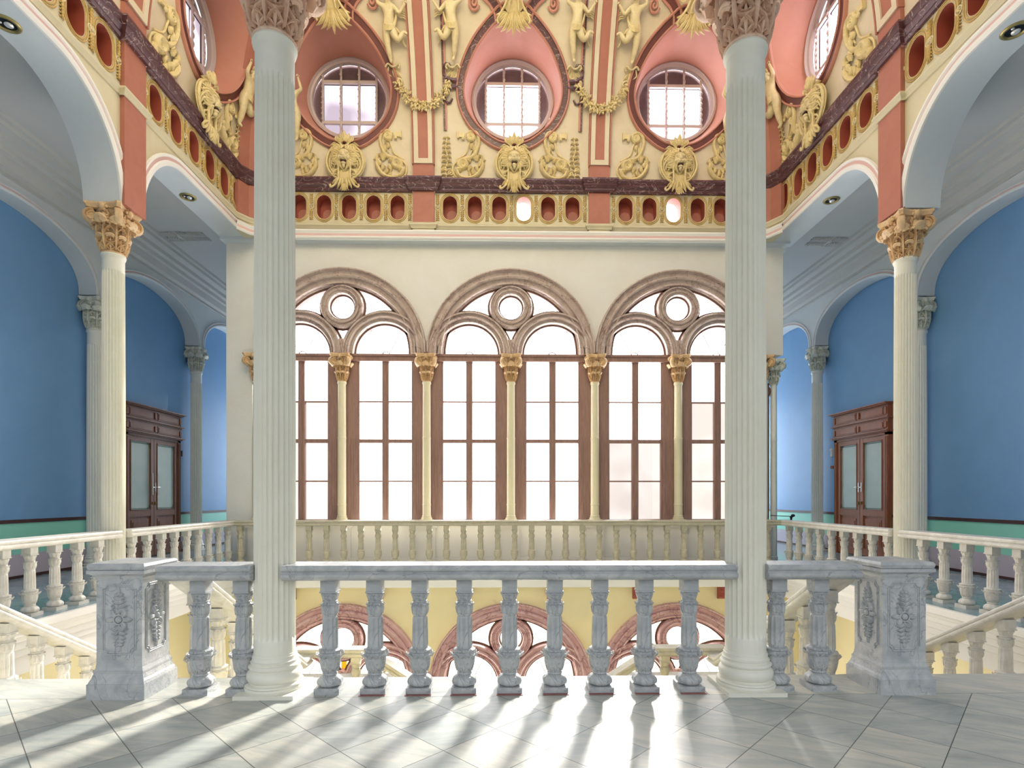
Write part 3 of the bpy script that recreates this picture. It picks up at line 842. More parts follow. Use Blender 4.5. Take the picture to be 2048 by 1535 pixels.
def acanthus(mb, th, r0, z0, L, W, curl, rb=0, nz=6, nt=2, mi=0, pairs=3):
    t = MB()
    t.petal(0, z0, L*.98, W*.42, PI/2, .16*L, ns=7, nt=2)
    for k in range(pairs):
        q = .06+.25*k
        for s in (-1, 1):
            t.petal(s*W*.10, z0+q*L, L*(.50-.06*k), W*.24, PI/2-s*(.62-.07*k), .13*L, ns=6, nt=2, bend=-s*.55)
    n = 7; hw = W*.62
    for j, (dy, dz, rr) in enumerate(((.17, .90, .075), (.22, .97, .06))):
        t.tube([(hw*(-1+2*i/n), -(dy*L*1.1)-.05*L*curl*(1-(-1+2*i/n)**2), z0+dz*L-.09*L*(-1+2*i/n)**2) for i in range(n+1)], rr*L*curl, seg=6)
    R = lambda z: r0+rb*min(1, max(0, (z-z0)/L))
    wrap(mb, t, th, R, mi)
def capital_mesh(H, rb, half, mt, name='capital', rich=True, nleaf=8, face=False):
    mb = MB()
    mb.lathe([(rb*1.12, 0), (rb*1.16, .015*H), (rb*1.12, .03*H), (rb*.98, .035*H), (rb*.98, .3*H), (rb*1.05, .6*H), (rb*1.25, .8*H), (rb*1.5, .87*H)], 32)
    for k in range(nleaf):
        acanthus(mb, 2*PI*(k+.5)/nleaf, rb*.98, .03*H, .34*H, rb*.42, 1.0, .02*H)
    for k in range(nleaf):
        acanthus(mb, 2*PI*k/nleaf, rb*1.0, .05*H, .64*H, rb*.42, 1.1, .06*H)
    # abacus with concave sides and canted corners
    n = 10; P = []
    for q in range(4):
        a0 = PI/2*q
        for k in range(n+1):
            t = -1+2*k/n; w = half*.84*t; d = half*(.80+.18*abs(t)**2.2)
            x, y = d, w
            P.append((x*cos(a0)-y*sin(a0), x*sin(a0)+y*cos(a0)))
    to = lambda k: [(p[0]*k[0], p[1]*k[0], k[1]*H) for p in P]
    mb.grid([to(k) for k in ((.80,.875),(.93,.89),(.95,.93),(1.0,.945),(1.02,.97),(1.0,1.0))], cv=True)
    mb.add(to((.80,.875)), [tuple(range(len(P)))]); mb.add(to((1.0,1.0)), [tuple(range(len(P)))])
    # corner volutes and inner helices
    for q in range(4):
        a = PI/4+PI/2*q; R = half*1.36
        d = Vector((cos(a), sin(a), 0)); sd = Vector((-sin(a), cos(a), 0))
        pts = []; rr = []
        c = (R-.155*H, .715*H); vr = .15*H
        stem = [(rb*1.05, .40*H), (rb*1.25, .60*H), (rb*1.5+.2*(R-rb*1.5), .78*H), (c[0]-.02*H, c[1]+vr*1.02)]
        sp = [(c[0]+vr*(1-.82*t)*sin(t*2*PI*2.1), c[1]+vr*(1-.82*t)*cos(t*2*PI*2.1)) for t in [i/40 for i in range(1, 41)]]
        full = smoothpts(stem, 4)+sp
        for i, (x, z) in enumerate(full):
            pts.append(d*x+Vector((0, 0, z))); t = i/len(full); rr.append((.024+.010*min(1, t*3))*H*(1-.5*max(0, t-.4)))
        mb.tube(pts, rr, seg=8, up=tuple(sd), asp=2.2)
        cc = d*c[0]+Vector((0, 0, c[1])); rot = Matrix((tuple(sd), tuple(d), (0,0,1))).transposed()
        mb.ball(tuple(cc), (.05*H, .11*H, .11*H), 10, 8, rot=rot)
    for q in range(4):
        a = PI/2*q; ca, sa = cos(a), sin(a)
        def W_(o, s_, z): return (o*ca-s_*sa, o*sa+s_*ca, z)
        for s in (-1, 1):
            pts = [W_(rb*1.15+.02*H, s*rb*.55, .5*H), W_(rb*1.3, s*rb*.42, .65*H), W_(rb*1.42, s*rb*.34, .76*H)]
            pts += [W_(rb*1.48, s*(rb*.34-.07*H*(1-t)*sin(t*9)) , .77*H+.07*H*(1-t)*cos(t*9)) for t in [i/14 for i in range(15)]]
            mb.tube(pts, [.018*H]*3+[.022*H*(1-.4*i/15) for i in range(15)], seg=5)
        # centre flower / little face with wings
        o = half*.86
        mb.ball(W_(o, 0, .90*H), (.07*H, .07*H, .08*H), 10, 8)
        if face:
            mb.ball(W_(rb*1.42, 0, .72*H), (.065*H, .065*H, .085*H), 10, 8)
        for k in range(6):
            t = 2*PI*k/6; mb.ball(W_(o-.01, .075*H*cos(t), .90*H+.075*H*sin(t)), .036*H, 7, 5)
        # drops and small buds between the leaves
        for s in (-1, 1):
            for i, z in enumerate((.44, .52, .60, .68)):
                mb.ball(W_(rb*1.20+.03*i*H*.6, s*rb*(.30+.03*i), z*H), .028*H, 6, 5)
    return mb.mesh(name, [mt], 40)
def plan_base(r, mt, plinth_half, H=.30, name='base'):
    k = r/.16; prof = [(.205*k, .055), (.214*k, .060), (.218*k, .068), (.214*k, .077), (.200*k, .082), (.186*k, .084), (.186*k, .092), (.196*k, .102), (.204*k, .120), (.206*k, .142), (.200*k, .162), (.188*k, .176), (.180*k, .180),
                        (.180*k, .186), (.186*k, .190), (.192*k, .200), (.192*k, .212), (.184*k, .222), (.172*k, .226), (.172*k, .236), (.178*k, .240), (.178*k, .248), (.168*k, .254), (.163*k, .275), (.159*k, .30)]
    mb = MB(); mb.lathe(prof, 48)
    return mb.mesh(name, [mt], 40)
ME = {}
ME['base'] = plan_base(.158, M['column'], .22)
def plinth_mesh(h, mt):
    mb = MB(); mb.box(-h, h, -h, h, 0, .030); mb.lathe([(h*.97, .030), (h*.99, .045), (h*.97, .06), (h*.9, .062)], 40); return mb.mesh('plinth', [mt], 0)
ME['plinth'] = plinth_mesh(.222, M['column'])
ME['shaft_front'] = shaft_mesh(.152, .143, .28, 5.02, 24, .40, 4.72, M['column'])
ME['shaft_side'] = shaft_mesh(.158, .148, .28, 5.24, 24, .40, 4.98, M['column'])
ME['cap_front'] = capital_mesh(.78, .143, .30, M['cappink'], face=True)
ME['cap_side'] = capital_mesh(.72, .145, .285, M['capgold'], face=True)
def column(name, x, y, shaft, cap, zc, label, group=None):
    t = empty(name, (x, y, 0)); tag(t, label, 'column', group)
    inst('plinth', ME['plinth'], t); inst('base', ME['base'], t); inst('shaft', ME[shaft], t)
    c = inst('capital', ME[cap], t, (0, 0, zc)); c['label'] = 'ornate leafy capital with corner scrolls'
    return t
column('fluted_column', -1.885, 4.36, 'shaft_front', 'cap_front', 5.0, 'tall cream fluted column with pinkish leafy capital, left of the two in the front balustrade', 'front columns')
column('fluted_column', 1.795, 4.36, 'shaft_front', 'cap_front', 5.0, 'tall cream fluted column with pinkish leafy capital, right of the two in the front balustrade', 'front columns')
column('fluted_column', -6.13, YC[-1]-.06, 'shaft_side', 'cap_side', 5.22, 'cream fluted column with ochre capital standing in the left gallery balustrade', 'side columns')
column('fluted_column', 6.22, YC[1]-.03, 'shaft_side', 'cap_side', 5.18, 'cream fluted column with ochre capital standing in the right gallery balustrade', 'side columns')
# engaged gallery columns
ME['gshaft'] = shaft_mesh(.150, .140, .25, 5.06, 20, .45, 4.75, M['column2'], seg=6)
ME['gcap'] = capital_mesh(.68, .135, .225, M['capgrey'])
ME['gbase'] = plan_base(.15, M['column2'], .2)
ME['gplinth'] = plinth_mesh(.2, M['column2'])
for sg, nm in ((-1, 'left'), (1, 'right')):
    for i, y in enumerate({-1: [8.05, 12.08, 16.02], 1: [7.9, 11.83, 15.69]}[sg]):
        if i == 0: continue
        t = empty('wall_column', (sg*8.83, y, 0))
        tag(t, 'pale fluted column with grey capital against the blue wall, %s gallery, %s' % (nm, ('', 'before the door', 'beyond the door')[i]), 'column', 'gallery wall columns')
        inst('plinth', ME['gplinth'], t); inst('base', ME['gbase'], t); inst('shaft', ME['gshaft'], t); inst('capital', ME['gcap'], t, (0, 0, 5.05))
# window colonnettes
mb = MB()
pf = [(.125, .955), (.125, 1.02), (.105, 1.03), (.11, 1.06), (.096, 1.08), (.094, 1.30), (.100, 1.31), (.100, 1.33), (.094, 1.34), (.093, 2.82), (.098, 2.83), (.098, 2.85), (.092, 2.86), (.088, 4.06), (.1, 4.08), (.104, 4.10), (.1, 4.12), (.088, 4.13)]
mb.lathe(pf, 48, lambda a, z, r: r-.009*(abs(sin(a*6)) > .5)*(1 if (1.36 < z < 2.8 or 2.87 < z < 4.05) else 0))
ME['cshaft'] = mb.mesh('shaft', [M['colcream']], 30)
mb = MB(); mb.box(-.15, .15, -.15, .15, .94, .98); ME['cbase'] = mb.mesh('base', [M['colcream']], 0)
ME['ccap'] = capital_mesh(.62, .085, .235, M['capgold'], face=True)
ords = ['leftmost', 'second from left', 'third from left', 'middle', 'third from right', 'second from right', 'rightmost']
for k in range(7):
    t = empty('colonnette', (WX[k], 12.80, 0)); tag(t, 'slender cream colonnette with ochre capital between the tall windows, %s of seven' % ords[k], 'column', 'window colonnettes')
    inst('shaft', ME['cshaft'], t); inst('base', ME['cbase'], t); inst('capital', ME['ccap'], t, (0, 0, 4.12))
t = empty('corner_colonnette', (6.235, 12.95, 0)); tag(t, 'thin grey colonnette with pale green capital at the right end of the window wall', 'column')
mb = MB(); mb.lathe([(.09, 0), (.09, .1), (.075, .12), (.072, 2.8), (.078, 2.81), (.078, 2.84), (.072, 2.85), (.068, 4.1), (.085, 4.12)], 24); mb.build('shaft', M['column2'], t)
inst('capital', capital_mesh(.60, .07, .2, M['capgrey']), t, (0, 0, 4.1))
mb = MB(); mb.tube([(6.09, 12.93, .9), (6.09, 12.93, 4.15)], .03); mb.ball((6.09, 12.9, 3.95), (.05, .05, .12))
tag(mb.build('conduit_pipe', M['lining']), 'dark brown pipe running down beside the right end window colonnette', 'pipe')

# ------------------------------------------------------------------ balusters, rails
def baluster_mesh(mt, detail=1, name='baluster'):
    mb = MB(); sg = 48 if detail else 24
    mb.box(-.095, .095, -.095, .095, 0, .045)
    def fn(a, z, r):
        if .345 < z < .572: return r+.003 - .009*abs(sin(a*6))**.7
        if .14 < z < .30: return r*(1+.05*cos(a*8)*sin(PI*(z-.14)/.16)+.02*cos(a*24+z*60))
        if .05 < z < .125: return r*(1.02+.05*cos(a*8+PI))
        if .60 < z < .685: return r*(1+.06*cos(a*8)+.02*cos(a*16+z*70))
        if .70 < z < .75: return r*(1+.08*cos(a*8+PI))
        return r
    prof = [(r_*(1.0 if .33 < z_ < .60 else 1.13), z_) for r_, z_ in [(.05,.044),(.070,.050),(.080,.062),(.083,.080),(.078,.098),(.062,.116),(.044,.128),(.050,.132),(.052,.138),(.050,.144),(.044,.149),(.050,.158),(.060,.185),(.068,.225),(.072,.265),(.070,.30),
            (.068,.304),(.074,.312),(.074,.322),(.066,.328),(.060,.333),(.060,.345),(.0595,.36),(.058,.45),(.055,.56),(.054,.572),(.050,.58),(.056,.586),(.056,.594),(.054,.605),(.058,.640),(.054,.668),(.044,.688),(.050,.692),(.050,.698),(.044,.702),(.048,.715),(.056,.742),(.060,.760),(.05,.768)]]
    if not detail: prof = prof[::1]
    mb.lathe(prof, sg, fn)
    # curled leaf tips
    for k in range(4 if not detail else 8):
        a = PI/4*k*(1 if detail else 2)+PI/4; ca, sa = cos(a), sin(a)
        for (r, z, s) in ((.076, .316, .8), (.060, .75, .6)):
            if detail or k % 2 == 0:
                mb.ball((r*ca, r*sa, z), (.017*s, .017*s, .017*s), 8, 6)
    if detail:
        for k in range(8):
            acanthus(mb, 2*PI*k/8, .050, .150, .150, .030, .5, .018, pairs=2)
            acanthus(mb, 2*PI*(k+.5)/8, .080, .052, .066, .032, .45, -.026, pairs=2)
            acanthus(mb, 2*PI*(k+.5)/8, .054, .594, .088, .024, .5, -.004, pairs=2)
        for k in range(4): acanthus(mb, 2*PI*k/4, .043, .702, .060, .026, .6, .010, pairs=1)
    mb.box(-.058, .058, -.058, .058, .764, .875); mb.box(-.064, .064, -.064, .064, .764, .776)
    return mb.mesh(name, [mt], 40)
ME['bal_m'] = baluster_mesh(M['marble'], 1); ME['bal_w'] = baluster_mesh(M['marblew'], 1); ME['bal_a'] = baluster_mesh(M['marblef'], 0)
RAIL = [(-.115,.868),(-.125,.872),(-.15,.885),(-.160,.90),(-.160,.915),(-.150,.925),(-.138,.930),(-.135,.935),(-.145,.942),(-.152,.955),(-.152,.968),(-.140,.984),(.140,.984),(.152,.968),(.152,.955),(.145,.942),(.135,.935),(.138,.930),(.150,.925),(.160,.915),(.160,.90),(.150,.885),(.125,.872),(.115,.868),(-.115,.868)]
def rail_mb(path, zf=0.0, k=1.0, closed=False, top=1.0):
    """path in plan, optional slope function"""
    mb = MB()
    T = (lambda x, y, w: (x, y, w)) if not callable(zf) else (lambda x, y, w: (x, y, w+zf(x, y)))
    mb.sweep(path, [(a*k, b) for a, b in RAIL], T)
    return mb
def balustrade(name, label, origin, path, spots, balmesh, railmat, zf=0.0, k=1.0, group=None, dz=0.0, zb=None):
    t = empty(name, origin); tag(t, label, 'balustrade', group)
    ox, oy, oz = origin
    loc = [(p[0]-ox, p[1]-oy) for p in path]
    mb = rail_mb(loc, (lambda x, y: zf(x+ox, y+oy)-oz) if callable(zf) else -oz+0, k)
    mb.build('handrail', railmat, t, smooth=35)
    for (x, y) in spots:
        z = (zb(x, y) if zb else (zf(x, y) if callable(zf) else 0)) - oz
        inst('baluster', ME[balmesh], t, (x-ox, y-oy, z))
    return t
yb = 4.34
xs = [-1.40+.3555*k for k in range(9)]
xs = [-1.462+.3608*k for k in range(9)]
XB = [-1.452, -1.104, -.758, -.414, -.064, .288, .640, .990, 1.340]
balustrade('front_balustrade', 'grey white marble balustrade section between the two front columns', (-.05, yb, 0), [(-1.775, yb), (1.665, yb)], [(x, yb) for x in XB], 'bal_m', M['marble'], group='front balustrade sections')
balustrade('front_balustrade', 'short marble balustrade section between the left pedestal and left front column', (-2.3, yb, 0), [(-2.70, yb), (-2.0, yb)], [(-2.44, yb), (-2.115, yb)], 'bal_m', M['marble'], group='front balustrade sections')
balustrade('front_balustrade', 'short marble balustrade section between the right front column and right pedestal', (2.3, yb, 0), [(1.90, yb), (2.62, yb)], [(2.03, yb), (2.36, yb)], 'bal_m', M['marble'], group='front balustrade sections')
# gallery rails
RX = {-1: -6.08, 1: 6.17}
for sg, nm in ((-1, 'left'), (1, 'right')):
    x = RX[sg]; yc = YC[sg]-.05; y1 = 12.20
    n_ = 9
    st = .377
    balustrade('gallery_balustrade', 'white marble balustrade along the %s gallery beyond its column' % nm, (x, 10.4, 0), [(x, yc+.12), (x, y1)],
               [(x, yc+.33+.392*i) for i in range(9)], 'bal_w', M['marblew'], group='gallery balustrades')
    balustrade('gallery_balustrade', 'white marble balustrade along the %s gallery in front of its column' % nm, (x, 6.6, 0), [(x, 4.75), (x, yc-.10)],
               [(x, yc-.42-.392*i) for i in range(9)], 'bal_w', M['marblew'], group='gallery balustrades')
balustrade('rear_balustrade', 'long aged marble balustrade below the tall arched windows', (0, 12.34, 0), [(-6.23, 12.34), (6.32, 12.34)],
           [(-5.87+.3765*i, 12.34) for i in range(32)], 'bal_a', M['marblef'])

# ------------------------------------------------------------------ pedestals
def pedestal(x, y, label):
    t = empty('pedestal', (x, y, 0)); tag(t, label, 'pedestal', 'balustrade pedestals')
    hx, hy = .168, .168
    mb = MB(); mb.box(-hx, hx, -hy, hy, .25, .90)
    def stack(m_, rows):
        for a, za, b, zb in rows:
            m_.add([(-a,-a,za),(a,-a,za),(a,a,za),(-a,a,za),(-b,-b,zb),(b,-b,zb),(b,b,zb),(-b,b,zb)], [(0,1,2,3),(4,5,6,7),(0,1,5,4),(1,2,6,5),(2,3,7,6),(3,0,4,7)])
    mb.build('body', M['marble'], t, smooth=0)
    mb = MB(); stack(mb, [(.212,0,.212,.115),(.207,.115,.200,.135),(.200,.135,.192,.15),(.192,.15,.180,.19),(.184,.19,.184,.205),(.180,.205,.170,.235),(.172,.235,.168,.26)])
    mb.build('base', M['marble'], t, smooth=0)
    mb = MB(); stack(mb, [(.170,.88,.176,.90),(.180,.90,.180,.91),(.180,.91,.205,.93),(.212,.93,.212,.955),(.204,.958,.204,.965),(.206,.965,.212,.985),(.212,.985,.205,1.0),(.205,1.0,.198,1.006)])
    mb.build('cap', M['marble'], t, smooth=0)
    def panel():
        m_ = MB(); w, z0, z1, c = .122, .325, .845, .035
        P = []
        for (cx, cz, a0) in ((w, z0, PI), (w, z1, PI*1.5), (-w, z1, 0), (-w, z0, PI/2)):
            seq = [(cx+c*cos(a0-PI/2*i/5), cz+c*sin(a0-PI/2*i/5)) for i in range(6)]
            P += seq
        for g, r in ((0, .0055), (.014, .004)):
            sc = lambda p: (p[0]*(1-g/w), (z0+z1)/2+(p[1]-(z0+z1)/2)*(1-g/.26))
            Q = [sc(p) for p in P]; Q.append(Q[0])
            m_.rtube(Q, r, y=-.001, seg=6)
        cz = .585
        m_.ball((0, -.004, cz), (.026, .022, .026), 14, 8)
        m_.rtube([(.036*cos(t), cz+.036*sin(t)) for t in [2*PI*i/20 for i in range(21)]], .006, y=-.008, seg=6)
        for s in (-1, 1):
            m_.petal(s*.03, cz, .07, .026, 0 if s > 0 else PI, .022)
            for q in (-1, 1):
                m_.petal(s*.02, cz+q*.02, .070, .028, math.atan2(q*1.0, s*1.0), .022, bend=.5*s*q)
                for i, (dx, dz, L, an) in enumerate(((.004,.05,.050,.9),(.004,.082,.046,.95),(.003,.115,.042,1.0),(.003,.145,.036,1.05),(.003,.172,.028,1.1))):
                    m_.petal(s*dx, cz+q*dz, L*1.3, .022, math.atan2(q*sin(an), s*cos(an)), .020, bend=-.6*s*q)
        for q in (-1, 1):
            m_.petal(0, cz+q*.025, .08, .014, q*PI/2, .012); m_.petal(0, cz+q*.10, .09, .010, q*PI/2, .010); m_.petal(0, cz+q*.185, .06, .015, q*PI/2, .012)
        return m_
    m_ = panel(); me = m_.mesh('carved_panel', [M['marble']], 40)
    for rz, ox, oy in ((0, 0, -hy), (PI/2, hx, 0), (-PI/2, -hx, 0)):
        inst('carved_panel', me, t, (ox, oy, 0), rz)
    return t
pedestal(-2.975, 4.375, 'square marble pedestal with carved leaf panels at the left end of the front balustrade')
pedestal(2.95, 4.375, 'square marble pedestal with carved leaf panels at the right end of the front balustrade')
# thin red slips painting the reflection and shadow under the middle balusters
mb = MB()
for x in XB[1:]: mb.box(x-.1, x+.1, 4.212, 4.243, -.01, .004)
struct(mb.build('trim_40', M['reflred'], smooth=0), 'reddish reflection and shadow before the front balusters, painted as thin slips')

# ------------------------------------------------------------------ stairs
SL = .59
for sg, nm in ((-1, 'left'), (1, 'right')):
    zf = lambda x, y: -SL*max(0, y-4.72)
    mb = MB(); nst = 9; run = .285; rise = .1695
    for i in range(nst):
        y0 = 4.66+run*i; z = -rise*(i+1)
        mb.box(*sorted((sg*2.86, sg*5.0)), y0, y0+run+.03, z-.35, z)
        mb.box(*sorted((sg*2.86, sg*5.0)), y0-.025, y0+.02, z-.035+rise-.0, z+rise-.002) if i else None
    struct(mb.build('floor_stairs_'+nm, M['marblew'], smooth=0), 'marble stair flight descending on the %s' % nm)
    zl = -rise*nst
    mb = MB()
    for x in (2.72, 5.0):                               # sloping strings
        a, b = sorted((sg*x, sg*(x+.16)))
        P = [(4.67, 0), (4.67+nst*run, zl), (7.85, zl), (7.85, zl-.45), (4.67+nst*run+.1, zl-.45), (4.67, -.55)]
        mb.prism(P, a, b, lambda u, v, w: (w, u, v))
    struct(mb.build('trim_stair_string_'+nm, M['bandwhite'], smooth=0))
    for x, which in ((2.80, 'inner'), (5.08, 'outer')):
        xx = sg*x
        zr = lambda X_, Y_: -SL*max(0, Y_-4.80)-.0 if Y_ < 7.4 else -SL*2.6
        ya = 4.86 if which == 'inner' else 4.70
        zr = lambda X_, Y_, : max(-SL*(Y_-4.70), -1.54)
        zr2 = lambda X_, Y_: zr(X_, Y_)-.07
        balustrade('stair_balustrade', 'sloping marble stair balustrade, %s rail of the %s flight' % (which, nm), (xx, 5.8, -1.0),
                   [(xx, 4.62 if which == 'inner' else 4.75), (xx, 7.31), (xx, 7.54)] , [(xx, 4.95+.36*i) for i in range(7)], 'bal_w', M['marblew'], zf=zr2, k=.9, group='stair balustrades', zb=lambda X_, Y_: zr(X_, Y_)-.06)
    # landing and second flight towards the centre
    mb = MB(); mb.box(*sorted((sg*1.95, sg*5.16)), 7.2, 9.6, zl-.3, zl)
    struct(mb.build('floor_stair_landing_'+nm, M['marblew'], smooth=0))
    mb = MB()
    for i in range(7):
        x = 1.95-.27*i; mb.box(*sorted((sg*x, sg*(x-.29))), 7.74, 9.6, zl-.17*(i+1)-.3, zl-.17*(i+1))
    struct(mb.build('floor_lower_flight_'+nm, M['marblew'], smooth=0))
    P = [(2.8, zl), (1.95, zl), (.1, zl-1.2), (.1, zl-1.6), (1.95, zl-.42), (2.8, zl-.42)]
    mb = MB(); mb.prism([(sg*a, b) for a, b in P], 7.58, 7.74, lambda u, v, w: (u, w, v))
    struct(mb.build('trim_lower_string_'+nm, M['marblef'], smooth=0))
    def zq(X_, Y_): return zl-.02 - max(0, 1.98-abs(X_))*.64
    balustrade('landing_balustrade', 'aged marble balustrade of the lower stair landing on the %s, stepping down towards the centre' % nm, (sg*2, 7.66, -2.0),
               [(sg*2.95, 7.66), (sg*1.98, 7.66), (sg*.25, 7.66)], [(sg*x_, 7.66) for x_ in (2.46, 2.12, 1.78, 1.44, 1.1, .76, .42)], 'bal_a', M['marblef'], zf=zq, k=.75, group='landing balustrades', zb=lambda X_, Y_: zq(X_, Y_)+.015)

# ------------------------------------------------------------------ brackets below the landing
mb = MB(); P = [(0,0),(.26,0),(.26,-.06),(.20,-.10),(.13,-.13),(.10,-.20),(.12,-.26),(.10,-.32),(.05,-.34),(0,-.34)]
mb.prism(P, -.085, .085, lambda u, v, w: (w, -u, v)); mb.tube([(-.09,-.16,-.14),(.09,-.16,-.14)], .05); mb.tube([(-.09,-.09,-.29),(.09,-.09,-.29)], .045); mb.box(-.11,.11,-.28,0,-.03,0)
ME['br'] = mb.mesh('bracket', [M['redbr']], 30)
bo = ['leftmost', 'second from left', 'third from left', 'third from right', 'second from right', 'rightmost']
for i in range(6):
    o = inst('wall_bracket', ME['br'], None, (-4.90+1.965*i, 12.8, -.5)); tag(o, 'small red scrolled bracket under the rear landing, %s of six' % bo[i], 'bracket', 'brackets under the landing')
mb = MB(); mb.ball((1.98, 12.79, -.98), (.05, .03, .05)); tag(mb.build('wall_dot', M['dark']), 'small black round dot on the yellow wall under the landing', 'light fitting')  # flattened black ball for a small round dot on the wall

# ------------------------------------------------------------------ gallery doors
def door(sg, y0, y1, name, label, wood, glass):
    t = empty(name, (sg*GW, (y0+y1)/2, 0), rz=(PI/2 if sg < 0 else -PI/2)); struct(t, label)
    h = (y1-y0)/2; H = 3.03
    mb = MB()
    for s in (-1, 1):
        x0, x1 = sorted((s*h, s*(h-.13))); mb.box(x0, x1, -.11, 0, 0, H)
        for q in range(3): mb.box(s*(h-.03-.035*q)-.008, s*(h-.03-.035*q)+.008, -.125, -.11, .3, H-.1)
        mb.box(*sorted((s*(h+.01), s*(h-.15))), -.135, 0, 0, .28)
    mb.box(-h, h, -.11, 0, H-.06, H+.02)
    for z, d in ((3.03,.20),(3.34,.18),(3.68,.24)):
        mb.box(-h-.03, h+.03, -d+.05, 0, z, z+.03); mb.box(-h-.06, h+.06, -d, 0, z+.03, z+.055)
    mb.box(-h, h, -.12, 0, 3.06, 3.72)
    for z0, z1 in ((3.12, 3.30), (3.44, 3.64)):
        for s in (-1, 1):
            mb.box(*sorted((s*.09, s*(h-.13))), -.135, -.12, z0, z1); mb.box(*sorted((s*.12, s*(h-.16))), -.145, -.13, z0+.03, z1-.03)
        for x in (-h+.06, 0, h-.06): mb.box(x-.035, x+.035, -.15, -.12, z0+.02, z1-.02)
    mb.build('frame', wood, t, smooth=0)
    for s in (-1, 1):
        a, b = sorted((s*.01, s*(h-.13))); L_ = MB()
        W_ = b-a
        L_.box(a, a+.11, -.09, -.03, .02, H-.06); L_.box(b-.11, b, -.09, -.03, .02, H-.06)
        L_.box(a+.11, b-.11, -.087, -.03, H-.16, H-.062); L_.box(a+.11, b-.11, -.087, -.03, 1.02, 1.17); L_.box(a+.11, b-.11, -.087, -.03, .02, .2)
        L_.box(a+.11, b-.11, -.06, -.03, .2, 1.02); L_.box(a+.17, b-.17, -.075, -.06, .28, .94); L_.box(a+.22, b-.22, -.085, -.07, .34, .88)
        for xx in (a+.12, b-.12): L_.box(xx-.008, xx+.008, -.1, -.06, 1.17, H-.16)
        for zz in (1.18, H-.17): L_.box(a+.13, b-.13, -.098, -.06, zz-.008, zz+.008)
        lf = L_.build('leaf', wood, t, smooth=0)
        g = MB(); g.box(a+.11, b-.11, -.055, -.045, 1.17, H-.16, 0)
        for cx in (a+.13, b-.13):
            for cz in (1.20, H-.19):
                for k in range(3):
                    g.ball((cx+(.03*k if cx < (a+b)/2 else -.03*k), -.06, cz), (.03, .01, .035), 8, 6, 1)
                    g.ball((cx, -.06, cz+(.035*k if cz < 2 else -.035*k)), (.025, .01, .03), 8, 6, 1)
        g.box(a+.15, b-.15, -.06, -.05, 1.195, 1.225, 1); g.box(a+.15, b-.15, -.06, -.05, H-.225, H-.2, 1)
        gl = g.build('glass_pane', [glass, M['frost2']], lf, smooth=30)
        hx = s*.055
        hd = MB(); hd.box(hx-.02, hx+.02, -.10, -.09, 1.62, 1.86); hd.tube([(hx, -.10, 1.74), (hx, -.15, 1.74), (hx+s*.09, -.15, 1.74)], .012)
        hd.build('handle', M['chrome'], lf)
        if sg < 0:
            pb = MB(); px = s*.105; pb.tube([(px, -.13, 1.55), (px, -.13, 2.1)], .014); pb.build('pull_bar', M['chrome'], lf)
        kb = MB(); kb.tube([(hx, -.1, 1.30), (hx, -.11, 1.38)], .016); kb.build('bolt', M['brass'], lf)
    return t
door(-1, 13.17, 15.45, 'door_1', 'dark brown double door with frosted glass panes in the left gallery', M['doorwood'], M['frost'])
door(1, 12.93, 15.07, 'door_2', 'reddish brown double door with frosted glass panes in the right gallery', M['doorwood2'], M['frost'])
mb = MB(); mb.box(GW-.03, GW, 15.26, 15.38, 2.28, 2.36); tag(mb.build('door_plaque', M['doorwood2'], smooth=0), 'small brown plaque on the blue wall beside the right gallery door', 'plaque')
mb = MB(); mb.box(GW-.04, GW, 15.27, 15.36, 2.62, 2.84); mb.ball((GW-.05, 15.315, 2.8), (.03,.035,.035)); tag(mb.build('wall_switch', M['bandwhite']), 'white switch box on the blue wall above the brown plaque', 'switch')
mb = MB(); mb.box(-GW, -GW+.04, 15.56, 15.66, 2.62, 2.78); tag(mb.build('wall_switch', M['dark'], smooth=0), 'small dark switch on the blue wall beside the left gallery door', 'switch')
# barrier post
t = empty('barrier_post', (6.53, 12.72, 0)); tag(t, 'slim dark post with a cord beside the right end of the rear balustrade', 'post')
mb = MB(); mb.lathe([(.13,0),(.13,.012),(.03,.03),(.02,.05),(.02,1.0),(.028,1.01),(.028,1.04),(.0,1.05)], 16); mb.build('pole', M['dark'], t)
mb = MB(); mb.ball((.03, -.02, 1.07), (.05, .03, .035)); mb.build('head', M['dark'], t)
mb = MB(); mb.tube([(0, 0, 1.05), (-.25, 0, 1.06), (-.48, 0, 1.07)], .008); mb.build('cord', M['dark'], t)

# ------------------------------------------------------------------ recessed lamps in the soffits
def downlight(x, y, z, label):
    t = empty('recessed_lamp', (x, y, z)); tag(t, label, 'lamp', 'recessed soffit lamps')
    mb = MB(); mb.lathe([(.10,0),(.145,-.012),(.15,-.004),(.15,.004)][::-1]+[(.10,0),(.098,.02)], 32, cap=False)
    mb.lathe([(.145,.003),(.15,-.006),(.135,-.02),(.115,-.022),(.105,-.012),(.10,.004)], 32, cap=False); mb.build('ring', M['brass'], t)
    mb = MB(); mb.lathe([(.104,-.002),(.001,-.004)], 24, cap=False); mb.build('recess', M['dark'], t)
    mb = MB(); mb.ball((.02, .01, -.01), (.05, .05, .025)); mb.ball((-.055, -.03, -.008), (.02,.02,.012)); mb.build('bulb', M['chrome'], t)
zc = 7.33
downlight(-(XL+.33), 10.95, zc, 'round brass recessed lamp in the far left arch soffit')
downlight(XR+.30, 10.85, zc, 'round brass recessed lamp in the far right arch soffit')
downlight(-(XL+.33), 6.98, zc, 'round brass recessed lamp in the near left arch soffit')
downlight(XR+.24, 6.86, zc, 'round brass recessed lamp in the near right arch soffit')
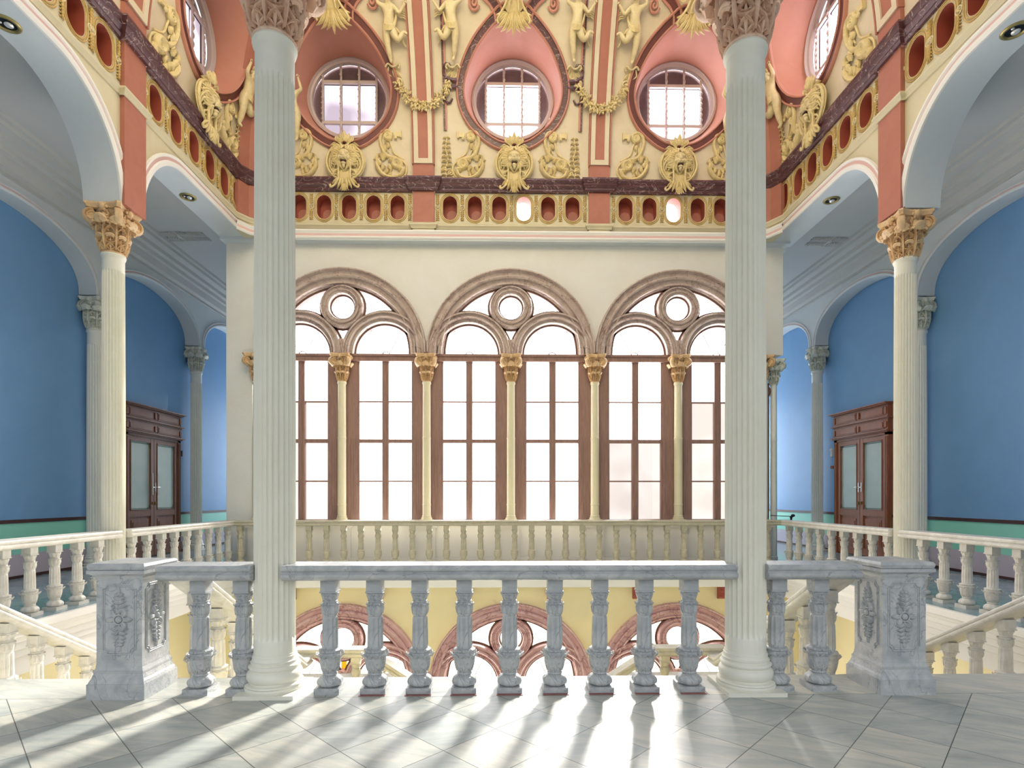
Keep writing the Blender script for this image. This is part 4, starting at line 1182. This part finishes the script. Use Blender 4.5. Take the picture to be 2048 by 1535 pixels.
# ------------------------------------------------------------------ stucco ornaments
def tilt(z): return math.asin(min(1, max(0, z-Z0)/RV))
def place(name, me, wall, u, z, label, cat, group, mirror=False, sc=1.0, h=0.0, H=1.0, sx=1.0):
    til = math.atan((off(z+H*sc)-off(z))/(H*sc))
    if wall == 'back': p = mBack(u, z, h); rz = 0
    elif wall == 'left': p = mLeft(u, z, h); rz = PI/2
    else: p = mRight(u, z, h); rz = -PI/2
    s = (-sc*sx if mirror else sc*sx, sc, sc)
    if isinstance(me, dict):
        o = empty(name, p, rz, s, til)
        for k, m_ in me.items(): inst(k, m_, o)
    else: o = inst(name, me, None, p, rz, s, til)
    return tag(o, label, cat, group)

# oval surrounds of the frieze
mb = MB()
st = stadium(0, 0, OA+.022, OH+.022, 14); mb.rtube(st+[st[0]], .013, y=0, seg=6)
st = stadium(0, 0, OA+.056, OH+.058, 14); mb.rtube(st+[st[0]], .011, y=-.002, seg=6)
ME['ovm'] = mb.mesh('moulding', [M['goldring']], 40)
mb = MB()
P = arcpts(0, 0, .052, 0, 2*PI, 18); mb.rtube(P, .010, y=-.01, seg=6)
mb.ball((0, -.012, 0), (.020, .022, .020), 8, 6)
for k in range(5): mb.petal(0, 0, .04, .013, 2*PI*k/5+.3, .02, y=-.006, ns=5, nt=2)
ME['ovr'] = mb.mesh('rosette', [M['goldpale']], 40)
mb = MB()
for q in (1,):
    for i, z in enumerate((.085, .13, .175, .22, .265)):
        mb.ball((0, -.015, q*z), (.024-.002*i, .022, .030), 7, 5)
        for s in (-1, 1): mb.petal(s*.005, q*z, .045, .014, math.atan2(q*.7, s), .02, ns=5, nt=2)
ME['ovl'] = mb.mesh('leaf_drop', [M['goldring']], 40)
NTH = ['first', 'second', 'third', 'fourth', 'fifth', 'sixth', 'seventh']
def surrounds(cells, wall, where, bw):
    for i, c in enumerate(cells):
        if wall == 'left': p = mLeft(c, OVC, .004); rz = PI/2
        elif wall == 'right': p = mRight(c, OVC, .004); rz = -PI/2
        else: p = mBack(c, OVC, .004); rz = 0
        t = empty('oval_surround', p, rz)
        lit = ', lit by daylight' if (wall == 'back' and (bw, i) in LIT) else ''
        tag(t, 'ochre oval moulding in the %s frieze, %s from the %s%s' % (where, NTH[i], {'back': 'left', 'left': 'pilaster', 'right': 'pilaster'}[wall], lit), 'moulding', 'oval frieze surrounds')
        inst('moulding', ME['ovm'], t)
        d = .28 if wall == 'back' else .285
        if wall == 'right': d = -d
        inst('rosette', ME['ovr'], t, (d if True else 0, 0, 0)); inst('leaf_drop', ME['ovl'], t, (d, 0, 0)); inst('leaf_drop', ME['ovl'], t, (d, 0, 0), sc=(1, 1, -1))
        if i == 0:
            inst('rosette', ME['ovr'], t, (-d, 0, 0)); inst('leaf_drop', ME['ovl'], t, (-d, 0, 0)); inst('leaf_drop', ME['ovl'], t, (-d, 0, 0), sc=(1, 1, -1))
surrounds(OVB[0], 'back', 'left rear', 0); surrounds(OVB[1], 'back', 'central rear', 1); surrounds(OVB[2], 'back', 'right rear', 2)
surrounds(OVS[-1][0], 'left', 'far left side', 9); surrounds(OVS[1][0], 'right', 'far right side', 9)
surrounds([8.2,7.66,7.12,6.55], 'left', 'near left side', 9); surrounds([8.2,7.66,7.13,6.6], 'right', 'near right side', 9)

# lion mask
def lion():
    D = {}
    mb = MB()
    mb.ball((0,-.10,.82), (.125,.10,.155), 20, 14)
    mb.ball((0,-.185,.735), (.062,.07,.052), 14, 10); mb.ball((0,-.20,.80), (.030,.045,.07), 10, 8)
    mb.ball((0,-.25,.765), (.032,.022,.022), 10, 8)
    for s in (-1, 1):
        mb.ball((s*.052,-.175,.855), (.042,.03,.020), 10, 8); mb.ball((s*.052,-.185,.825), (.022,.020,.016), 10, 8)
        mb.ball((s*.085,-.15,.76), (.045,.05,.055), 10, 8); mb.ball((s*.028,-.235,.725), (.035,.03,.026), 10, 8)
        mb.rtube([(s*.03,.705,-.245),(s*.065,.70,-.22),(s*.085,.675,-.19)], .012, seg=6)
        mb.petal(s*.10, .93, .08, .035, PI/2-s*.5, .05, y=-.08)
    mb.ball((0,-.165,.625), (.048,.055,.034), 12, 8); mb.ball((0,-.15,.585), (.03,.05,.05), 10, 8)
    D['face'] = mb.mesh('face', [M['goldpale']], 50)
    mb = MB(); mb.ball((0,-.175,.672), (.058,.04,.022), 10, 8); D['mouth'] = mb.mesh('mouth', [M['stripe']], 50)
    mb = MB()
    for s in (-1, 1):
        for k in range(10):
            a = -1.15+2.45*k/9; r0 = .12; L = .20+.03*sin(k*2.1)
            pts = []
            for i in range(9):
                q = i/8; r = r0+L*q; aa = a-.35*q*q+.16*sin(q*PI*2+k)*q
                pts.append((s*r*cos(aa), .80+r*sin(aa)*.95, -.13+.09*q-.03*sin(PI*q)))
            mb.rtube(smoothpts(pts, 2), taper(17, .020, .034, .012), seg=6, asp=1.4)
        for k in range(9):
            a = -1.0+2.3*k/8
            pts = [(s*(.15+.13*q)*cos(a+.5*q*q), .80+(.15+.13*q)*sin(a+.5*q*q), -.16+.09*q) for q in [i/6 for i in range(7)]]
            mb.rtube(pts, taper(7, .018, .026, .010), seg=6, asp=1.4)
        for k in range(4):
            a = .6+.3*k; mb.rtube(spiral(s*.27*cos(a*.9), .82+.27*sin(a*.9), .004, .045, k, 1.3*s, 14, -.06), .012, seg=5)
    D['mane'] = mb.mesh('mane', [M['gold']], 50)
    mb = MB()
    P = arcpts(0, .74, .33, 0, 2*PI, 40)
    mb.add([(0, -.03, .74)]+[(p[0]*1.05, -.015, p[1]) for p in P], [(0, i+1, i+2) for i in range(40)])
    for s in (-1, 1):
        arc = [(s*.36*cos(t)*(1.0), .72+.40*sin(t)) for t in [PI*.34-PI*.70*i/22 for i in range(23)]]
        top = spiral(s*.155, 1.02, .012, .075, PI/2, -1.25*s, 18)
        mb.rtube(smoothpts(top[::1], 1)+[(s*.13,1.10),(s*.2,1.12),(s*.27,1.08)]+arc, [.012+.016*min(1, i/14) for i in range(len(top)+3)]+[.034]*len(arc) if False else .026, y=-.05, seg=8, asp=1.3)
        mb.rtube([(p[0]*.86, .72+(p[1]-.72)*.88) for p in arc], .014, y=-.045, seg=6)
        mb.rtube([(p[0]*1.08, .72+(p[1]-.72)*1.04) for p in arc], .012, y=-.02, seg=6)
        # lower bib scrolls
        low = [(s*.30,.42),(s*.24,.36),(s*.17,.36),(s*.13,.42),(s*.15,.48),(s*.19,.47)]
        mb.rtube(smoothpts([(s*.12,.56),(s*.115,.45),(s*.12,.34),(s*.155,.24),(s*.21,.17),(s*.26,.14),(s*.285,.17),(s*.265,.20)], 4), .020, y=-.10, seg=6, asp=1.3)
        mb.rtube(smoothpts([(s*.10,.52),(s*.14,.53),(s*.20,.50),(s*.225,.45),(s*.195,.42),(s*.165,.44)], 4), .015, y=-.08, seg=6)
        for k, (x, a, L) in enumerate(((.03,-1.45,.24),(.06,-1.25,.26),(.09,-1.0,.24),(.11,-.8,.20))):
            mb.petal(s*x, .36, L, .036, a if s > 0 else -PI-a, .06, y=-.07)
        # crown
        mb.rtube(spiral(s*.12, 1.20, .008, .062, -PI/2, 1.4*s, 20), .018, y=-.08, seg=6, asp=1.2)
        mb.rtube(smoothpts([(s*.06,1.02),(s*.075,1.10),(s*.12,1.14)], 4), .018, y=-.08, seg=6)
        mb.petal(s*.02, 1.14, .20, .055, PI/2-s*.42, .06, y=-.07); mb.petal(s*.04, 1.12, .15, .05, PI/2-s*.9, .06, y=-.06)
    mb.petal(0, 1.14, .25, .06, PI/2, .07, y=-.08)
    mb.add([(-.12,-.05,.60),(.12,-.05,.60),(.13,-.06,.30),(.10,-.05,.20),(-.10,-.05,.20),(-.13,-.06,.30)], [(0,1,2,3,4,5)])
    mb.ball((0,-.10,.13), (.06,.05,.075), 12, 8)
    for k in range(5): mb.petal(0, .20, .17, .022, -PI/2+(k-2)*.28, .04, y=-.12)
    D['cartouche'] = mb.mesh('cartouche', [M['gold']], 50)
    return D
LION = lion()
LB = ['left', 'central', 'right']
for i, x in enumerate((-3.64, .147, 3.87)):
    place('lion_mask', LION, 'back', x, 8.27, 'ochre stucco lion mask with scrolled cartouche below the %s rear round window' % LB[i], 'relief', 'lion masks', h=.10, sx=1.13)
place('lion_mask', LION, 'left', 10.80, 8.27, 'ochre stucco lion mask with scrolled cartouche below the left side round window', 'relief', 'lion masks', h=.10, sx=1.13)
place('lion_mask', LION, 'right', 10.72, 8.27, 'ochre stucco lion mask with scrolled cartouche below the right side round window', 'relief', 'lion masks', h=.10, sx=1.13)

# S scroll traced in metres
def S(pts): return [((x-1400)/752, (850-y)/752) for x, y in pts]
def scroll_mesh():
    mb = MB()
    lo = spiral(*S([(1480, 610)])[0], .012, .115, PI*.2, -2.3, 44)
    e = lo[-1]
    A = lo + smoothpts([e]+S([(1590,700),(1545,800),(1440,842),(1300,818),(1205,740),(1150,640),(1155,570),(1200,520)]), 5)[1:]
    mb.rtube(A, [.018+.034*min(1, i/34) for i in range(len(A)-12)]+[.052-.0032*i for i in range(12)], y=-.01, asp=1.5, seg=8)
    mb.rtube([(p[0]*1.0+.0, p[1]) for p in smoothpts(S([(1500,520),(1590,560),(1650,640),(1650,740),(1590,820),(1500,850)]), 4)], .022, y=-.01, seg=6)
    up = spiral(*S([(1340, 165)])[0], .010, .085, 0, 2.1, 34)
    B = up + smoothpts([up[-1]]+S([(1400,120),(1330,80),(1245,110),(1212,220),(1232,340),(1290,450),(1370,505),(1480,515)]), 5)[1:]
    mb.rtube(B, .040, y=-.01, asp=1.3, seg=8)
    mb.rtube(smoothpts(S([(1375,240),(1400,330),(1430,420),(1510,485),(1600,530)]), 4), .018, y=-.005, seg=6)
    mb.rtube(smoothpts(S([(1300,250),(1310,330),(1350,430)]), 4), .014, y=-.005, seg=6)
    # background shield of the scroll
    sh = S([(1240,120),(1390,120),(1400,300),(1500,480),(1640,620),(1600,800),(1440,850),(1250,780),(1160,640),(1290,520),(1220,300)])
    mb.box(.07, .20, -.04, 0, .90, .99); mb.box(.20, .235, -.06, 0, .87, 1.03); mb.ball((.10,-.04,.87), (.04,.03,.035), 8, 6)
    # acanthus curls
    for (x, y, a, L, w, b) in ((1290,420,1.9,.16,.035,-.8),(1330,360,1.2,.13,.03,.8),(1250,560,1.4,.16,.04,.9),(1200,640,1.7,.17,.035,.7),(1230,720,1.2,.15,.03,.6),(1290,770,.9,.15,.03,.8),
                               (1340,560,.3,.12,.03,.7),(1330,640,-.4,.14,.035,-.8),(1310,520,2.6,.13,.03,-.7),(1340,810,.7,.12,.025,.8),(1160,560,2.0,.14,.03,-.9)):
        p = S([(x, y)])[0]; mb.petal(p[0], p[1], L*1.15, w*1.7, a, .06, y=-.005, bend=b)
    return mb.mesh('acanthus_scroll', [M['gold']], 50)
SCR = scroll_mesh()
def sc(wall, u, mir, label, z=8.71, s=1.0): place('acanthus_scroll', SCR, wall, u, z, label, 'relief', 'acanthus scrolls', mirror=mir, sc=s)
sc('back', -2.62, False, 'ochre S-shaped acanthus scroll right of the left rear lion mask')
sc('back', -4.66, True, 'ochre S-shaped acanthus scroll left of the left rear lion mask, beside the corner')
sc('back', -.90, True, 'ochre S-shaped acanthus scroll left of the central lion mask')
sc('back', 1.10, False, 'ochre S-shaped acanthus scroll right of the central lion mask')
sc('back', 2.84, True, 'ochre S-shaped acanthus scroll left of the right rear lion mask')
sc('back', 4.95, False, 'ochre S-shaped acanthus scroll right of the right rear lion mask, beside the corner')
sc('left', 9.55, True, 'ochre S-shaped acanthus scroll on the left side, between pilaster and lion mask', s=1.1)
sc('left', 11.85, False, 'ochre S-shaped acanthus scroll on the left side, between lion mask and corner')
sc('right', 9.45, False, 'ochre S-shaped acanthus scroll on the right side, between pilaster and lion mask', s=1.1)
sc('right', 11.75, True, 'ochre S-shaped acanthus scroll on the right side, between lion mask and corner')
# foliage sprays
mb = MB()
mb.rtube(smoothpts([(0,0),(-.03,.2),(.03,.42),(-.02,.66),(.02,.92)], 5), .016, y=-.01)
for i in range(9):
    z = .06+.1*i
    for s in (-1, 1): mb.petal(0, z, .15-.008*i, .03, PI/2-s*(1.0-.04*i), .05, bend=-s*.9)
mb.rtube(spiral(.10, .12, .01, .07, 0, 1.6, 22), .016, y=-.02); mb.rtube(spiral(-.07, .20, .01, .06, PI, -1.6, 22), .015, y=-.02)
SPR = mb.mesh('leaf_spray', [M['gold']], 50)
for u, mir, lb in ((-1.38, False, 'slender ochre leaf spray beside the left rear pilaster'), (1.52, True, 'slender ochre leaf spray beside the right rear pilaster')):
    place('leaf_spray', SPR, 'back', u, 8.72, lb, 'relief', 'leaf sprays', mirror=mir)
place('leaf_spray', SPR, 'left', 12.15, 8.72, 'slender ochre leaf spray beside the left corner pilaster', 'relief', 'leaf sprays')
place('leaf_spray', SPR, 'right', 12.05, 8.72, 'slender ochre leaf spray beside the right corner pilaster', 'relief', 'leaf sprays', mirror=True)

# cherubs -----------------------------------------------------------------------
def cherub_mesh():
    V = []; E_ = []; R_ = []
    def n_(p, r, par=None):
        V.append(p); R_.append(r); i = len(V)-1
        if par is not None: E_.append((par, i))
        return i
    pel = n_((0,-.11,.62), .100); sp = n_((.02,-.12,.76), .092, pel); ch = n_((.03,-.12,.90), .100, sp); nk = n_((.03,-.12,1.02), .045, ch)
    hd = n_((.03,-.14,1.11), .085, nk); n_((.03,-.14,1.20), .080, hd)
    for s, k, a, t in ((-1, (-.05,-.14,.33), (-.01,-.10,.07), (.01,-.17,.02)), (1, (.19,-.18,.38), (.31,-.12,.55), (.39,-.13,.51))):
        h = n_((s*.065,-.11,.56), .100, pel); m1 = n_(tuple((h_+k_)/2 for h_, k_ in zip(V[h], k)), .092, h); kk = n_(k, .066, m1)
        m2 = n_(tuple((x+y)/2 for x, y in zip(k, a)), .062, kk); aa = n_(a, .038, m2); n_(t, .026, aa)
    for s, e, w in ((-1, (-.20,-.14,1.02), (-.15,-.14,1.22)), (1, (.25,-.14,.84), (.36,-.15,.98))):
        sh = n_((.03+s*.105,-.12,.955), .052, ch); ee = n_(e, .040, sh); ww = n_(w, .026, ee)
        d = (Vector(w)-Vector(e)).normalized(); n_(tuple(Vector(w)+d*.04), .028, ww)
    me = bpy.data.meshes.new('tmp'); me.from_pydata(V, E_, []); o = bpy.data.objects.new('tmp', me); C.objects.link(o)
    sk = o.modifiers.new('s', 'SKIN'); sub = o.modifiers.new('u', 'SUBSURF'); sub.levels = 2; sub.render_levels = 2
    for i, r in enumerate(R_): me.skin_vertices[0].data[i].radius = (r, r)
    me.skin_vertices[0].data[0].use_root = True
    dg = bpy.context.evaluated_depsgraph_get(); dg.update()
    r = bpy.data.meshes.new_from_object(o.evaluated_get(dg)); bpy.data.objects.remove(o)
    # add face, hair, fingers into the same body mesh
    mb = MB(); mb.add([tuple(v.co) for v in r.vertices], [tuple(p.vertices) for p in r.polygons])
    mb.ball((.03,-.225,1.10), (.012,.016,.018), 8, 6)
    for s in (-1, 1):
        mb.ball((.03+s*.03,-.212,1.125), (.012,.01,.009), 8, 6); mb.ball((.03+s*.045,-.195,1.085), (.026,.022,.024), 8, 6); mb.ball((.03+s*.085,-.14,1.11), (.012,.02,.024), 8, 6)
    mb.ball((.03,-.215,1.07), (.02,.01,.007), 8, 6)
    for (w, dd, sd) in (((-.135,-.14,1.28), Vector((.25,0,.97)), Vector((.97,0,-.25))), ((.39,-.155,1.02), Vector((.6,-.05,.8)), Vector((.8,0,-.6)))):
        for i in range(4):
            b = Vector(w)+sd*(.011*(i-1.5)); L = (.034, .042, .040, .030)[i]
            mb.tube([b, b+dd*L*.55+Vector((0,-.004,0)), b+dd*L*.85+Vector((0,.006,0))], [.0075, .0068, .0045], seg=6)
        b = Vector(w)-sd*.022-dd*.03; mb.tube([b, b-sd*.014+dd*.012, b-sd*.016+dd*.03], [.009, .008, .005], seg=6)
    body = mb.mesh('body', [M['goldpale']], 60)
    bpy.data.meshes.remove(r)
    mb = MB()
    for i in range(16):
        a = i*2.4; z = 1.15+.05*sin(i*1.7); mb.rtube(spiral(.03+.07*cos(a), z+.03*abs(sin(a)), .004, .026, a, 1.2, 10, -.15-.04*abs(sin(a*1.3))), .010, seg=5)
    hair = mb.mesh('hair', [M['gold']], 60)
    mb = MB()
    for k in range(7):
        o_ = .012*k
        mb.rtube(smoothpts([(-.12, .60+o_, -.14),(-.04,.56+o_*1.3,-.225),(.06,.57+o_,-.225),(.13,.64+o_*.8,-.15),(.17,.76+o_,-.1),(.2,.9,-.06)], 4), taper(21, .012, .016, .008), seg=6)
    for k in range(4):
        mb.rtube(smoothpts([(.13,.62,-.12),(.19+.02*k,.58-.03*k,-.08),(.2+.03*k,.48-.04*k,-.05),(.27+.02*k,.44-.04*k,-.03)], 4), .016, seg=6)
        mb.rtube(smoothpts([(.18,.86,-.08),(.25,.80+.03*k,-.05),(.31,.80+.035*k,-.04),(.37,.76+.04*k,-.03)], 4), .013, seg=6)
    drape = mb.mesh('drapery', [M['gold']], 60)
    return {'body': body, 'hair': hair, 'drapery': drape}
CH = cherub_mesh()
def ch(wall, u, z, mir, label, s=1.0): place('cherub_figure', CH, wall, u, z, label, 'relief figure', 'stucco cherubs', mirror=mir, sc=s, h=.0)
ch('back', -2.52, 10.93, False, 'pale stucco cherub with draped hips, knee bent towards the left rear pilaster from its left')
ch('back', -1.18, 10.98, True, 'pale stucco cherub with draped hips left of the central rear window')
ch('back', 1.44, 10.98, False, 'pale stucco cherub with draped hips right of the central rear window')
ch('back', 2.70, 10.96, True, 'pale stucco cherub with draped hips, knee bent towards the right rear pilaster from its right')
ch('back', -4.72, 9.45, True, 'pale stucco cherub low beside the left front column, left of the left rear window')
ch('back', 4.98, 9.45, False, 'pale stucco cherub low beside the right front column, right of the right rear window')
ch('left', 12.0, 9.42, False, 'pale stucco cherub on the left side vault next to the corner', 1.05)
ch('right', 11.9, 9.45, True, 'pale stucco cherub on the right side vault next to the corner', 1.05)
# scrolled brackets the cherubs stand on, holding the garlands
mb = MB()
mb.rtube(smoothpts([(-.16,-.04),(-.10,.02),(-.02,-.03),(.06,-.02),(.12,.03),(.15,-.02),(.12,-.06)], 4), .022, y=-.08, asp=1.4)
mb.rtube(spiral(.10,-.30,.012,.10,PI/2,-1.6,30), .024, y=-.06, asp=1.3); mb.rtube(spiral(.12,-.30,.008,.055,0,1.2,16), .014, y=-.09)
mb.rtube(smoothpts([(-.10,-.02),(-.12,-.14),(-.04,-.2),(.02,-.2),(.06,-.2)], 4), .02, y=-.04)
mb.petal(-.02,-.05,.26,.06,-PI/2+.3,.07); mb.petal(-.06,-.10,.2,.05,-PI/2-.2,.06); mb.petal(.02,-.08,.22,.05,-PI/2+.8,.06)
mb.add([(-.13,-.01,0),(.12,-.01,0),(.18,-.01,-.3),(.05,-.01,-.4),(-.1,-.01,-.25)], [(0,1,2,3,4)])
BR = mb.mesh('scroll_bracket', [M['goldpale']], 50)
for u, m_, lb in ((-2.50, False, 'left end of the left garland'), (-1.20, True, 'right end of the left garland'), (1.46, False, 'left end of the right garland'), (2.72, True, 'right end of the right garland')):
    place('scroll_bracket', BR, 'back', u, 10.92, 'small scrolled stucco bracket at the %s' % lb, 'relief', 'scroll brackets', mirror=m_)
# garlands
def garland(x0, x1, z0, zm, lab):
    mb = MB(); random.seed(3); n_ = 46; y0 = mBack(0, z0)[1]
    for i in range(n_):
        t = i/(n_-1); x = x0+(x1-x0)*t; z = z0-(z0-zm)*(1-(2*t-1)**2); thick = .045+.055*sin(PI*t)
        y = mBack(x, z)[1]-.10
        for k in range(5):
            a = random.uniform(0, 2*PI); r = thick*random.uniform(.3, 1)
            px, pz, py = x+r*cos(a), z+r*sin(a), y-random.uniform(-.02, .05)
            if random.random() < .4: mb.ball((px, py, pz), random.uniform(.018, .034), 7, 5)
            else: mb.petal(px, pz, random.uniform(.06, .10), .022, a+random.uniform(-.5, .5), .03, y=py, ns=5, nt=2)
    o = mb.build('garland', M['gold']); tag(o, lab, 'relief', 'stucco garlands'); return o
garland(-2.42, -1.28, 10.56, 10.16, 'ochre leaf and fruit garland hanging across the left rear pilaster')
garland(1.56, 2.62, 10.54, 10.14, 'ochre leaf and fruit garland hanging across the right rear pilaster')
# cartouches hanging over the round windows
mb = MB()
for s in (-1, 1):
    for k, (x, a, L) in enumerate(((.02,-1.52,.40),(.07,-1.35,.42),(.12,-1.15,.40),(.16,-.9,.30),(.18,-.6,.22))):
        mb.petal(s*x, .35, L*.92, .062, a if s > 0 else -PI-a, .07, y=-.05, bend=s*.35)
    mb.rtube(smoothpts([(s*.20,.95),(s*.14,.7),(s*.16,.5),(s*.26,.34),(s*.34,.22),(s*.32,.16)], 4), .026, y=-.09, asp=1.3)
    mb.rtube(smoothpts([(-s*.10,.95),(-s*.04,.72),(s*.08,.52),(s*.10,.36)], 4), .018, y=-.12)
    mb.rtube(spiral(s*.30, .62, .01, .09, PI, -1.5*s, 24), .022, y=-.06)
mb.petal(0, .36, .42, .065, -PI/2, .09, y=-.06)
mb.add([(-.2,-.02,1.0),(.2,-.02,1.0),(.18,-.05,.4),(0,-.05,.2),(-.18,-.05,.4)], [(0,1,2,3,4)])
CT = mb.mesh('shell_cartouche', [M['gold']], 50)
for i, x in enumerate(BC):
    place('shell_cartouche', CT, 'back', x, 11.42, 'ochre shell cartouche hanging over the %s rear round window' % LB[i], 'relief', 'shell cartouches', h=.12)
# foliage relief on the gallery ceilings
for sg, nm in ((-1, 'left'), (1, 'right')):
    mb = MB(); random.seed(11)
    for q in (-1, 1):
        for i in range(11):
            x = q*(.04+.055*i); w = .05*(1-i/13)
            for s in (-1, 1):
                mb.petal(x, s*.012, .10, .022, (0 if q > 0 else PI)+s*q*.8, .02, ns=5, nt=2, bend=s*q*.8)
                mb.rtube(spiral(x, s*(.05+w*.6), .003, .03, i, 1.2*s, 12), .007, y=-.004, seg=5)
    mb.ball((0,0,0), (.05,.02,.05), 10, 8)
    o = mb.build('ceiling_foliage', M['ceil']); o.location = (sg*7.66, 13.15, 7.575); o.rotation_euler = (PI/2, 0, 0); o.scale = (1.05, 1.5, 2.2)
    tag(o, 'grey leafy plaster relief on the %s gallery ceiling' % nm, 'relief', 'ceiling foliage reliefs')

# ------------------------------------------------------------------ camera, world
cam = bpy.data.cameras.new('camera'); co = bpy.data.objects.new('camera', cam); C.objects.link(co)
cam.sensor_width = 36; cam.lens = 1115/2048*36; cam.shift_y = (993-767.5)/2048
co.location = (-.12, 0, 1.5); co.rotation_euler = (PI/2, 0, math.radians(-1.0))
bpy.context.scene.camera = co
sl = bpy.data.lights.new('sun', 'SUN'); so = bpy.data.objects.new('sun', sl); C.objects.link(so)
sl.energy = 25; sl.angle = math.radians(8); sl.color = (1.0, .95, .86)
so.rotation_euler = Vector((-.34, -1.0, -.50)).to_track_quat('-Z', 'Y').to_euler(); so.location = (6, 25, 12)
w = bpy.data.worlds.new('world'); bpy.context.scene.world = w; w.use_nodes = True
WN = w.node_tree.nodes; WL = w.node_tree.links; bg = WN['Background']
tcw = WN.new('ShaderNodeTexCoord'); sx = WN.new('ShaderNodeSeparateXYZ'); WL.new(tcw.outputs['Generated'], sx.inputs[0])
mrw = WN.new('ShaderNodeMapRange'); mrw.inputs[1].default_value = .05; mrw.inputs[2].default_value = .55
mrw.inputs[3].default_value = .46; mrw.inputs[4].default_value = 1.5; WL.new(sx.outputs[2], mrw.inputs[0])
bg.inputs[0].default_value = (.93, .96, 1.0, 1); WL.new(mrw.outputs[0], bg.inputs[1])
sc_ = bpy.context.scene
sc_.view_settings.view_transform = 'Standard'; sc_.view_settings.look = 'None'; sc_.view_settings.gamma = 1; sc_.view_settings.use_curve_mapping = False
sc_.view_settings.exposure = 0.44
sc_.cycles.max_bounces = 6; sc_.cycles.diffuse_bounces = 4; sc_.cycles.glossy_bounces = 3
